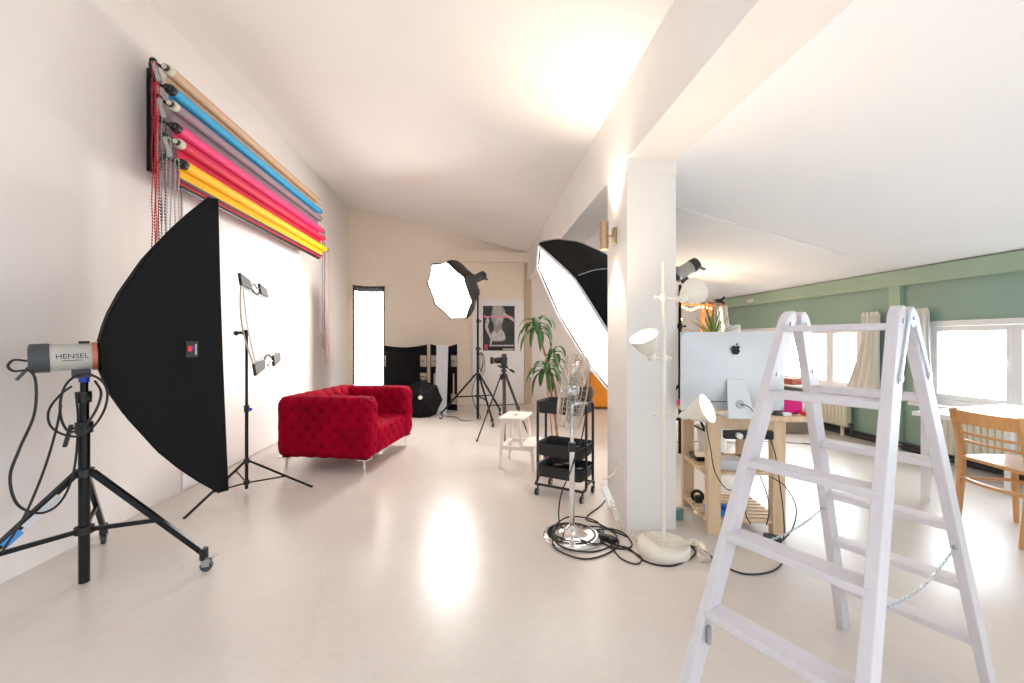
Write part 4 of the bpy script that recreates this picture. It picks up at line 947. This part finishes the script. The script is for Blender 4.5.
b.add([V(p) for p in [(-.085, -.12, 0), (.105, -.12, 0), (.105, .10, 0), (-.085, .10, 0), (-.085, -.12, .006), (.105, -.12, .006), (.105, .10, .006), (-.085, .10, .006)]], [(0, 1, 2, 3), (4, 5, 6, 7), (0, 1, 5, 4), (1, 2, 6, 5), (2, 3, 7, 6), (3, 0, 4, 7)]); 
hz = zb + .20
b.add([V(p) for p in [(-.080, -.12, .0), (.085, -.12, .0), (.05, -.06, hz), (-.06, -.06, hz), (-.080, -.112, .0), (.085, -.112, .0), (.05, -.052, hz), (-.06, -.052, hz)]], [(0, 1, 2, 3), (4, 5, 6, 7), (0, 1, 5, 4), (1, 2, 6, 5), (2, 3, 7, 6), (3, 0, 4, 7)])
b.add([V(p) for p in [(-.06, -.06, hz), (.05, -.06, hz), (.05, -.02, hz + .003), (-.06, -.02, hz + .003), (-.06, -.06, hz - .01), (.05, -.06, hz - .01), (.05, -.02, hz - .01), (-.06, -.02, hz - .01)]], [(0, 1, 2, 3), (4, 5, 6, 7), (0, 1, 5, 4), (1, 2, 6, 5), (2, 3, 7, 6), (3, 0, 4, 7)])
b.build('stand', M_alu, t, local=True)
b = MB(); b.lathe([(.026, .0), (.026, .004), (.001, .004)], (.0, -.098, .085), (0, -1, .3), 24); b.build('cable_hole', mat('pale_grey_ring', (176, 178, 182), .5), t, local=True)
b = MB(); b.tube(spline([V((0.0, -.105, .085)), V((.03, -.12, .08)), V((.06, -.13, .05)), V((.085, -.135, .012)), V((.12, -.10, .008))]), .0035, 6); b.build('power_cord', M_greyp, t, local=True)
# fruit emblem with a bite and a leaf
def fruit(s):
    pts = []
    half = [(0, .40), (.12, .47), (.28, .50), (.42, .42), (.50, .25), (.50, .02), (.42, -.22), (.28, -.45), (.16, -.52), (.06, -.48), (0, -.46)]
    right = [V((x_, y_, 0)) for x_, y_ in half]; pts = right + [V((-p.x, p.y, 0)) for p in right[-2:0:-1]]
    pts = spline(pts + [pts[0]], 5)[:-1]; out = []
    for p in pts:
        bc = V((.62, .12, 0)); d = p - bc
        if d.length < .24: p = bc + d.normalized() * .24 if d.x < 0 else bc + V((-.24 * math.cos((p.y - .12) * 3), (p.y - .12), 0))
        out.append((p.x * s, p.y * s))
    return out
e0 = V((-.003, -.0525, zb + .385))
b = MB(); b.prism(fruit(.055), e0, (1, 0, 0), (0, 0, 1), (0, -1, 0), .0015)
b.prism([(0, .030), (.004, .040), (.013, .046), (.014, .038), (.008, .031)], e0, (1, 0, 0), (0, 0, 1), (0, -1, 0), .0015); b.build('fruit_emblem', M_black, body, local=True)
b = MB()
for k in range(9): b.span((-.17 + k * .014, -.030, zb + .055), (-.162 + k * .014, -.024, zb + .062))
b.build('port_row', M_greyp, body, local=True)
# things on and in the workbench
b = MB(); b.box(dm(.50, .10, ZT + .055), (.16, .10, .11), R3, bev=.03); b.ball(dm(.46, .10, ZT + .09), .05, 8, .8); b.ball(dm(.53, .12, ZT + .085), .045, 8, .8); tag(b.build('pink_pouch', M_pink), 'hot pink cloth pouch at the right end of the workbench', 'pouch')
t = thing('microphone_foot', 'small black cone-shaped stand beside the pink pouch on the workbench', 'stand', tuple(dm(.40, .02, ZT)))
b = MB(); b.lathe([(.001, 0), (.034, 0), (.034, .006), (.022, .02), (.010, .04), (.008, .05), (.008, .13)], dm(.40, .02, ZT), n=20); b.build('cone_base', M_greyp, t)
b = MB(); b.lathe([(.001, 0), (.034, .004), (.040, .018), (.036, .02), (.001, .012)], dm(.575, .02, ZT + .0), n=20, ); tag(b.build('red_dish', mat('bright_red', (220, 20, 40), .35)), 'small red dish at the right edge of the workbench', 'dish')
b = MB(); b.ball(dm(.56, .10, ZT + .05), .045, 8, 1.0); tag(b.build('patterned_ball', mat('beige_red_pattern', (220, 190, 175), .6, var=.6, scale=40)), 'beige patterned cloth bundle behind the red dish', 'bundle')
b = MB(); b.box(dm(.44, -.005, ZT + .012), (.05, .03, .02), R3, bev=.005); tag(b.build('memory_card_case', M_white), 'small white case in front of the pink pouch', 'case')
b = MB(); b.box(dm(.0, .40, ZT + .02), (.20, .06, .04), R3, bev=.008); tag(b.build('card_reader', M_pink), 'small pink case at the left end of the workbench', 'case')
b = MB(); b.box(dm(.13, -.01, ZT + .005), (.14, .02, .008), R3, bev=.003); tag(b.build('ruler', M_white), 'thin white strip lying at the workbench front edge', 'ruler')
t = thing('socket_strip', 'black socket strip hanging under the workbench top', 'power strip', tuple(dm(.18, -.03, LZ - .09)))
b = MB(); b.box(dm(.20, -.015, LZ - .085), (.30, .045, .055), R3, bev=.012); b.build('strip_body', M_blackp, t)
b = MB(); b.cyl(dm(.13, -.036, LZ - .085), dm(.13, -.065, LZ - .085), .018, 14); b.build('white_plug', M_white, t)
b = MB(); b.cyl(dm(.31, -.036, LZ - .085), dm(.31, -.05, LZ - .085), .022, 16); b.build('socket', M_black, t)
t = thing('audio_interface', 'flat black device on the upper slatted shelf', 'device', tuple(dm(.08, .30, .40)))
MB().box(dm(.10, .33, .415), (.24, .16, .03), R3, bev=.006).build('casing', M_blackp, t)
b = MB(); b.box(dm(.12, .13, .43), (.2, .14, .062), R3, bev=.006); tag(b.build('grey_drive', M_board), 'pale grey box on the upper slatted shelf', 'box')
b = MB(); b.box(dm(.30, .2, .425), (.12, .16, .05), R3, bev=.01); tag(b.build('black_drive', M_blackp), 'black box at the right of the upper slatted shelf', 'box')
b = MB(); b.torus(dm(.07, .13, .108), (0, 0, 1), .07, .012, 32, 8); b.torus(dm(.07, .13, .126), (0, 0, 1), .07, .012, 32, 8); tag(b.build('blue_tape_ring', mat('bright_blue', (20, 120, 220), .4)), 'bright blue ring on the lower slatted shelf', 'tape')
b = MB(); b.torus(dm(.01, .32, .135), (.5, 1, 0), .035, .012, 20, 6); b.box(dm(.01, .30, .12), (.05, .04, .05), R3, bev=.01); tag(b.build('small_black_charger', M_blackp), 'small black charger on the lower slatted shelf', 'charger')
for pts, lb_ in (([dm(-.06, -.02, .70), dm(-.05, -.06, .58), dm(-.02, -.06, .42), dm(.05, -.08, .32), dm(.13, -.07, .36), dm(.15, -.03, .42)], 'black cable drooping in front of the left workbench leg'),
                 ([dm(.31, -.05, .65), dm(.34, -.06, .55), dm(.37, -.06, .35), dm(.39, -.06, .18), dm(.38, -.08, .03), dm(.30, -.12, .008)], 'black cable hanging down the right workbench leg'),
                 ([dm(.20, -.04, .40), dm(.17, -.05, .28), dm(.17, -.05, .16), dm(.20, -.05, .10)], 'grey cable hanging left under the upper slatted shelf'),
                 ([dm(.26, -.04, .40), dm(.30, -.05, .28), dm(.31, -.05, .18), dm(.29, -.06, .10)], 'grey cable hanging right under the upper slatted shelf'),
                 ([dm(.32, -.06, .40), dm(.40, -.07, .34), dm(.46, -.07, .22), dm(.43, -.09, .10), dm(.36, -.1, .02)], 'thin cable arcing beside the right workbench leg')):
    cable(pts, .0035, lb_)
b = MB(); b.box(dm(.33, -.05, .018), (.10, .04, .035), R3 @ Matrix.Rotation(-.5, 3, 'Z'), bev=.008); tag(b.build('cable_adapter', M_greyp), 'grey adapter lying at the foot of the right workbench leg', 'adapter')
b = MB(); b.cyl(fl_(679, 519, .0), fl_(679, 519, .07), .03, 16); tag(b.build('teal_pot', mat('dusty_teal', (110, 150, 150), .5)), 'small teal jar between the pillar and the workbench', 'jar')

# brown box far behind, below the left window
q = G(790, 433); b = MB(); b.box((q.x + .05, q.y + .1, .14), (.34, .3, .27), bev=.01); t = tag(b.build('storage_box', M_brown), 'brown grey storage box on the floor below the left window', 'box')
b = MB(); b.span((XR - .16, 5.9, WZ0), (XR - .02, 6.7, WZ0 + .09), bev=.006); tag(b.build('window_bolster', mat('rust_red', (170, 96, 78), .8)), 'rust brown bolster on the sill of the left window', 'bolster')

# warm corner behind the computer: wooden posts, string lights, yucca, drape
for k, (px, wpx) in enumerate(((702.5, 3.5), (711, 5), (722.5, 2.5))):
    p = P(px, 310, 6.4); w_ = wpx * 6.4 / FPX
    t = tag(MB().span((p.x - w_ / 2, p.y - .03, 0), (p.x + w_ / 2, p.y + .03, 1.83), bev=.004).build('timber_post', M_brick), ('leftmost timber post in the warm corner behind the computer', 'broad middle timber post in the warm corner behind the computer', 'thin right timber post in the warm corner behind the computer')[k], 'post', group='timber posts of the warm corner')
a, e = P(676, 304, 6.35), P(716, 305.5, 6.35); tag(MB().bar(a, e, .05, .035, bev=.003).build('timber_rail', M_brick), 'timber rail across the top of the warm corner posts', 'rail')
t = thing('string_lights', 'string of warm fairy lights on the wall behind the computer', 'string lights', tuple(P(690, 320, 6.2)))
pts = spline([P(679, 340, 6.2), P(681, 322, 6.2), P(680, 306, 6.2), P(690, 309, 6.25), P(700, 306, 6.25), P(713, 308, 6.25)], 10)
MB().tube(pts, .003, 5).build('wire', M_cable, t)
for k in range(0, len(pts), 3): MB().ball(pts[k] - V((0, .01, .015)), .014, 5).build('fairy_bulb', M_fairy, t)
light('POINT', 'corner_glow', P(696, 326, 6.0), 18, (1, .76, .50), t, .12)
yc = P(712, 345, 4.7); t = thing('yucca', 'lime green spiky yucca rising behind the computer', 'potted plant', (yc.x, yc.y, 0))
b = MB(); b.lathe([(.001, 0), (.13, 0), (.16, .3), (.165, .32), (.14, .31), (.001, .27)], (yc.x, yc.y, 0), n=24); b.build('pot', M_white, t)
b = MB(); b.tube([(yc.x, yc.y, .28), (yc.x + .01, yc.y, 1.22)], .022, 10); b.build('trunk', M_stem, t)
lv = MB()
for k in range(26):
    a = k * 2.399; e = .25 + 1.15 * (k / 26); d = V((math.cos(a) * math.cos(e), math.sin(a) * math.cos(e), math.sin(e))); leaf(lv, (yc.x + .01, yc.y, 1.20 + .003 * k), d, random.uniform(.30, .44), .030, random.uniform(.2, .9))
lv.build('leaves', M_leafy, t, solid=.0012)
dc = P(722, 318, 6.0); t = thing('white_drape', 'narrow white drape clipped up at the left end of the green wall', 'drape', (dc.x, dc.y, 1.0))
def dr(u, v): return V((dc.x - .08 + .17 * u + .04 * math.sin(v * 2.6), dc.y + .025 * math.sin(u * 14), 1.74 - v * .75))
MB().grid(dr, 24, 12).build('cloth', M_curt, t, solid=.003)
b = MB(); q = P(718, 301, 5.95); b.box(q, (.07, .05, .06), bev=.01); b.bar(q + V((.03, 0, 0)), q + V((.10, 0, .06)), .02, .03); b.bar(q + V((.03, 0, .0)), q + V((.09, 0, -.04)), .02, .03); b.build('clamp', M_blackp, t)
t = tag(MB().box((XR - .07, 7.0, 1.94), (.02, .14, .05), bev=.004).build('wall_socket', M_cream), 'small cream wall fitting on the green beam near its left end', 'fitting')
q = P(732, 330, 5.2); t = thing('drum_lamp', 'white drum-shaped standing lamp peeking over the computer', 'lamp', (q.x, q.y, 0)); MB().cyl(q - V((0, 0, .12)), q + V((0, 0, .06)), .09, 20).build('drum_shade', M_white, t)
b = MB(); b.cyl((q.x, q.y, 0), (q.x, q.y, .02), .12, 20); b.cyl((q.x, q.y, .02), (q.x, q.y, q.z - .1), .012, 12); b.build('lamp_stand', M_white, t)

# ------------------------------------------------------------------ white table by the right window
A0 = W(2.98, 3.13, 0); e1 = W(math.cos(math.radians(-66)), math.sin(math.radians(-66)), 0) - W(0, 0, 0); e2 = W(math.cos(math.radians(18)), math.sin(math.radians(18)), 0) - W(0, 0, 0)
t = thing('white_table', 'white rectangular table by the right window', 'table', (A0.x, A0.y, 0))
L1, L2, zt = .95, 1.15, .72
b = MB(); P4 = [A0, A0 + e1 * L1, A0 + e1 * L1 + e2 * L2, A0 + e2 * L2]
def clampx(p): return V((min(p.x, XR - .2), p.y, 0))
P4 = [clampx(p) for p in P4]
b.add([p + V((0, 0, z)) for z in (zt - .03, zt) for p in P4], [(0, 1, 2, 3), (4, 5, 6, 7), (0, 1, 5, 4), (1, 2, 6, 5), (2, 3, 7, 6), (3, 0, 4, 7)]); b.build('tabletop', M_white, t)
cen = sum(P4, V((0, 0, 0))) / 4
for p in P4:
    q = p.lerp(cen, .14); 
    if p is P4[0]: q = W(3.19, 3.24, 0)
    MB().span((q.x - .02, q.y - .02, 0), (q.x + .02, q.y + .02, zt - .03), bev=.003).build('leg', M_white, t)

# ------------------------------------------------------------------ beech chair
ch = W(3.27, 2.70, 0); cr = math.radians(-4.8 - 3)
t = thing('wooden_chair', 'honey beech chair with slatted back beside the white table', 'chair', (ch.x, ch.y, 0), cr)
# local x: front of the seat, y: across
SW = .20
def post(y):
    return spline([(-.20, y, 0), (-.175, y, .25), (-.165, y, .44), (-.185, y, .60), (-.225, y, .775)], 6)
for y in (-SW, SW):
    b = MB(); pp = post(y); 
    for i in range(len(pp) - 1): b.bar(pp[i], pp[i + 1] + (pp[i + 1] - pp[i]) * .12, .026, .036, up=(1, 0, 0))
    b.build('back_leg', M_beech, t, local=True)
for y in (-SW + .01, SW - .01): 
    MB().tube([(.18, y, 0), (.165, y, .43)], [.014, .020], 10).build('front_leg', M_beech, t, local=True)
b = MB(); b.prism([(p.x, p.y) for p in spline([V((-.18, -SW, 0)), V((.05, -SW - .025, 0)), V((.20, -SW + .01, 0)), V((.225, 0, 0)), V((.20, SW - .01, 0)), V((.05, SW + .025, 0)), V((-.18, SW, 0))], 6)], (0, 0, .435), (1, 0, 0), (0, 1, 0), (0, 0, 1), .022); b.build('seat', M_beech, t, local=True)
b = MB()
def slat(z, h, x, bow=.035, th=.014):
    m = MB(); N = 10; vs = []
    for i in range(N + 1):
        y = -SW + 2 * SW * i / N; xx_ = x - bow * math.sin(PI * i / N)
        vs += [V((xx_, y, z)), V((xx_, y, z + h)), V((xx_ + th, y, z + h)), V((xx_ + th, y, z))]
    fs = [(i * 4 + k, i * 4 + (k + 1) % 4, (i + 1) * 4 + (k + 1) % 4, (i + 1) * 4 + k) for i in range(N) for k in range(4)] + [(0, 1, 2, 3), (N * 4, N * 4 + 1, N * 4 + 2, N * 4 + 3)]
    return m.add(vs, fs)
slat(.69, .085, -.222).build('top_rail', M_beech, t, local=True)
slat(.615, .016, -.197).build('back_slat', M_beech, t, local=True); slat(.56, .016, -.188).build('back_slat', M_beech, t, local=True)
b = MB(); b.tube(spline([(-.17, -SW, .30), (.0, -SW, .29), (.14, -SW + .02, .29), (.19, 0, .29), (.14, SW - .02, .29), (0, SW, .29), (-.17, SW, .30)], 6), .011, 8); b.build('hoop_stretcher', M_beech, t, local=True)
slat(.30, .02, -.185, .05).build('rear_stretcher', M_beech, t, local=True)

# cables by the right wall
cable([V((4.5, 4.35, .008)), V((4.15, 4.55, .008)), V((3.9, 4.75, .008))], .006, 'short black cable lying on the floor near the green post')
cable([V((1.9, 5.2, .006)), V((2.4, 4.95, .006)), V((3.2, 4.95, .006)), V((3.9, 4.75, .006))], .004, 'thin dark cable stretched across the floor behind the workbench')

# ------------------------------------------------------------------ white wooden double ladder
LC = V((1.1297, 1.2244, 0)); phi = -1.0928; H = 1.3475; at, ab, sp, z1f, dz, v0, z1b = .1546, .2293, .5665, 1.2773, .2128, .0368, 1.2738
lu = V((math.cos(phi), math.sin(phi), 0)); lvv = V((-math.sin(phi), math.cos(phi), 0))
t = thing('step_ladder', 'white painted wooden double step ladder in the right foreground', 'ladder', (LC.x, LC.y, 0))
TW, DW = .028, .068
def lp(side, fb, z, inw=0.0, dep=0.0):
    k = 1 - z / H; return LC + lu * side * (at + (ab - at) * k - inw) + lvv * (fb * (v0 + sp * k) + dep) + V((0, 0, z))
for fb in (-1, 1):
    for sd in (-1, 1):
        b = MB(); vs = []; steps = [0, .3, .6, .9, 1.2, H - .03, H - .012, H]
        rd = DW
        for i, z in enumerate(steps):
            cut = (0, 0, 0, 0, 0, 0, .010, .024)[i]
            d0, d1 = (cut, DW - cut)
            vs += [lp(sd, fb, z, 0, d0), lp(sd, fb, z, TW, d0), lp(sd, fb, z, TW, d1), lp(sd, fb, z, 0, d1)]
        N = len(steps) - 1
        fs = [(i * 4 + k, i * 4 + (k + 1) % 4, (i + 1) * 4 + (k + 1) % 4, (i + 1) * 4 + k) for i in range(N) for k in range(4)] + [(0, 1, 2, 3), (N * 4, N * 4 + 1, N * 4 + 2, N * 4 + 3)]
        b.add(vs, fs); o = b.build('side_rail', M_lad, t); m_ = o.modifiers.new('bv', 'BEVEL'); m_.width = .003; m_.segments = 2; m_.limit_method = 'ANGLE'
        for zb_ in (H - .045, H - .21):
            for inw in (-.003, TW):
                p = lp(sd, fb, zb_, inw, DW * .5); MB().cyl(p, p + lu * (-sd) * .004, .007, 10).build('bolt', M_steel, o)
    for i in range(6):
        z = (z1f if fb < 0 else z1b) - i * dz
        if fb > 0 and i == 0: continue
        th_, dp = (.020, .04) if i == 0 else (.022, .078)
        off = 0.0
        a = lp(-1, fb, z, TW * .7, 0) ; e = lp(1, fb, z, TW * .7, 0); vs = []
        for q in (a, e):
            for dd, zz in ((.002, 0), (.002, th_), (dp, th_), (dp, 0)): vs.append(q + lvv * dd + V((0, 0, zz)))
        b = MB(); b.add(vs, [(0, 1, 2, 3), (4, 5, 6, 7), (0, 1, 5, 4), (1, 2, 6, 5), (2, 3, 7, 6), (3, 0, 4, 7)]); o = b.build('step', M_lad, t); m_ = o.modifiers.new('bv', 'BEVEL'); m_.width = .003; m_.segments = 2
        
for sd in (-1, 1):
    b = MB()
    for fb in (-1, 1):
        p0_ = lp(sd, fb, H - .035, -.004, DW * .5); p1_ = lp(sd, fb, H - .20, -.004, DW * .5)
        b.bar(LC + lu * sd * (at + .006) + lvv * (.034 + fb * .02) + V((0, 0, H - .035)), p1_, .005, .012, up=lvv); b.cyl(p1_ - lu * sd * .002, p1_ + lu * sd * .004, .010, 10)
    q = LC + lu * sd * (at + .004) + lvv * .034 + V((0, 0, H - .035)); b.cyl(q, q + lu * sd * .006, .026, 20); b.cyl(q, q + lu * sd * .011, .007, 10); b.build('hinge', M_alu, t)
    c1, c2 = lp(sd, -1, .50, TW + .0 if sd < 0 else -.006, DW * .5), lp(sd, 1, .62 if sd > 0 else .5, TW if sd < 0 else -.006, DW * .5)
    c1, c2 = lp(sd, -1, .60, TW / 2, DW), lp(sd, 1, .585, TW / 2, 0)
    m = MB(); L = (c2 - c1).length; N = int(L / .0145)
    for i in range(N):
        s = i / (N - 1); p = c1.lerp(c2, s) - V((0, 0, .035 * math.sin(PI * s))); d = (c2 - c1).normalized(); up_ = lu if i % 2 else V((0, 0, 1)); e_ = d.cross(up_).normalized() 
        ring = [p + d * .010 * math.cos(a) + (e_ if True else up_) * .0045 * math.sin(a) for a in [2 * PI * k / 8 for k in range(9)]]; m.tube(ring, .0014, 4, caps=False)
    ch_ = m.build('safety_chain', M_steel, t)
    for q in (c1, c2): MB().ball(q, .008, 6).build('screw_eye', M_steel, ch_)
b = MB(); q = lp(-1, -1, z1f - 4 * dz - .045, TW, .03); b.box(q, (.012, .03, .05)); b.build('step_bracket', M_steel, t)

# ------------------------------------------------------------------ daylight and room light
wd = bpy.data.worlds.new('sky'); SC.world = wd; wd.use_nodes = True; nt = wd.node_tree
bg = nt.nodes['Background']; bg.inputs['Color'].default_value = (0.85, 0.93, 1.0, 1); 
tc = nt.nodes.new('ShaderNodeTexCoord'); dp = nt.nodes.new('ShaderNodeVectorMath'); dp.operation = 'DOT_PRODUCT'; dp.inputs[1].default_value = (0.86, 0.38, 0.32)
nt.links.new(tc.outputs['Generated'], dp.inputs[0]); mr = nt.nodes.new('ShaderNodeMapRange'); mr.inputs['From Min'].default_value = 0.5; mr.inputs['From Max'].default_value = 0.9
mr.inputs['To Min'].default_value = 0.8; mr.inputs['To Max'].default_value = 14.0; nt.links.new(dp.outputs['Value'], mr.inputs['Value']); nt.links.new(mr.outputs[0], bg.inputs['Strength'])
SC.view_settings.view_transform = 'Standard'; SC.view_settings.look = 'None'; SC.view_settings.gamma = 1; SC.view_settings.use_curve_mapping = False
SC.view_settings.exposure = 0.72
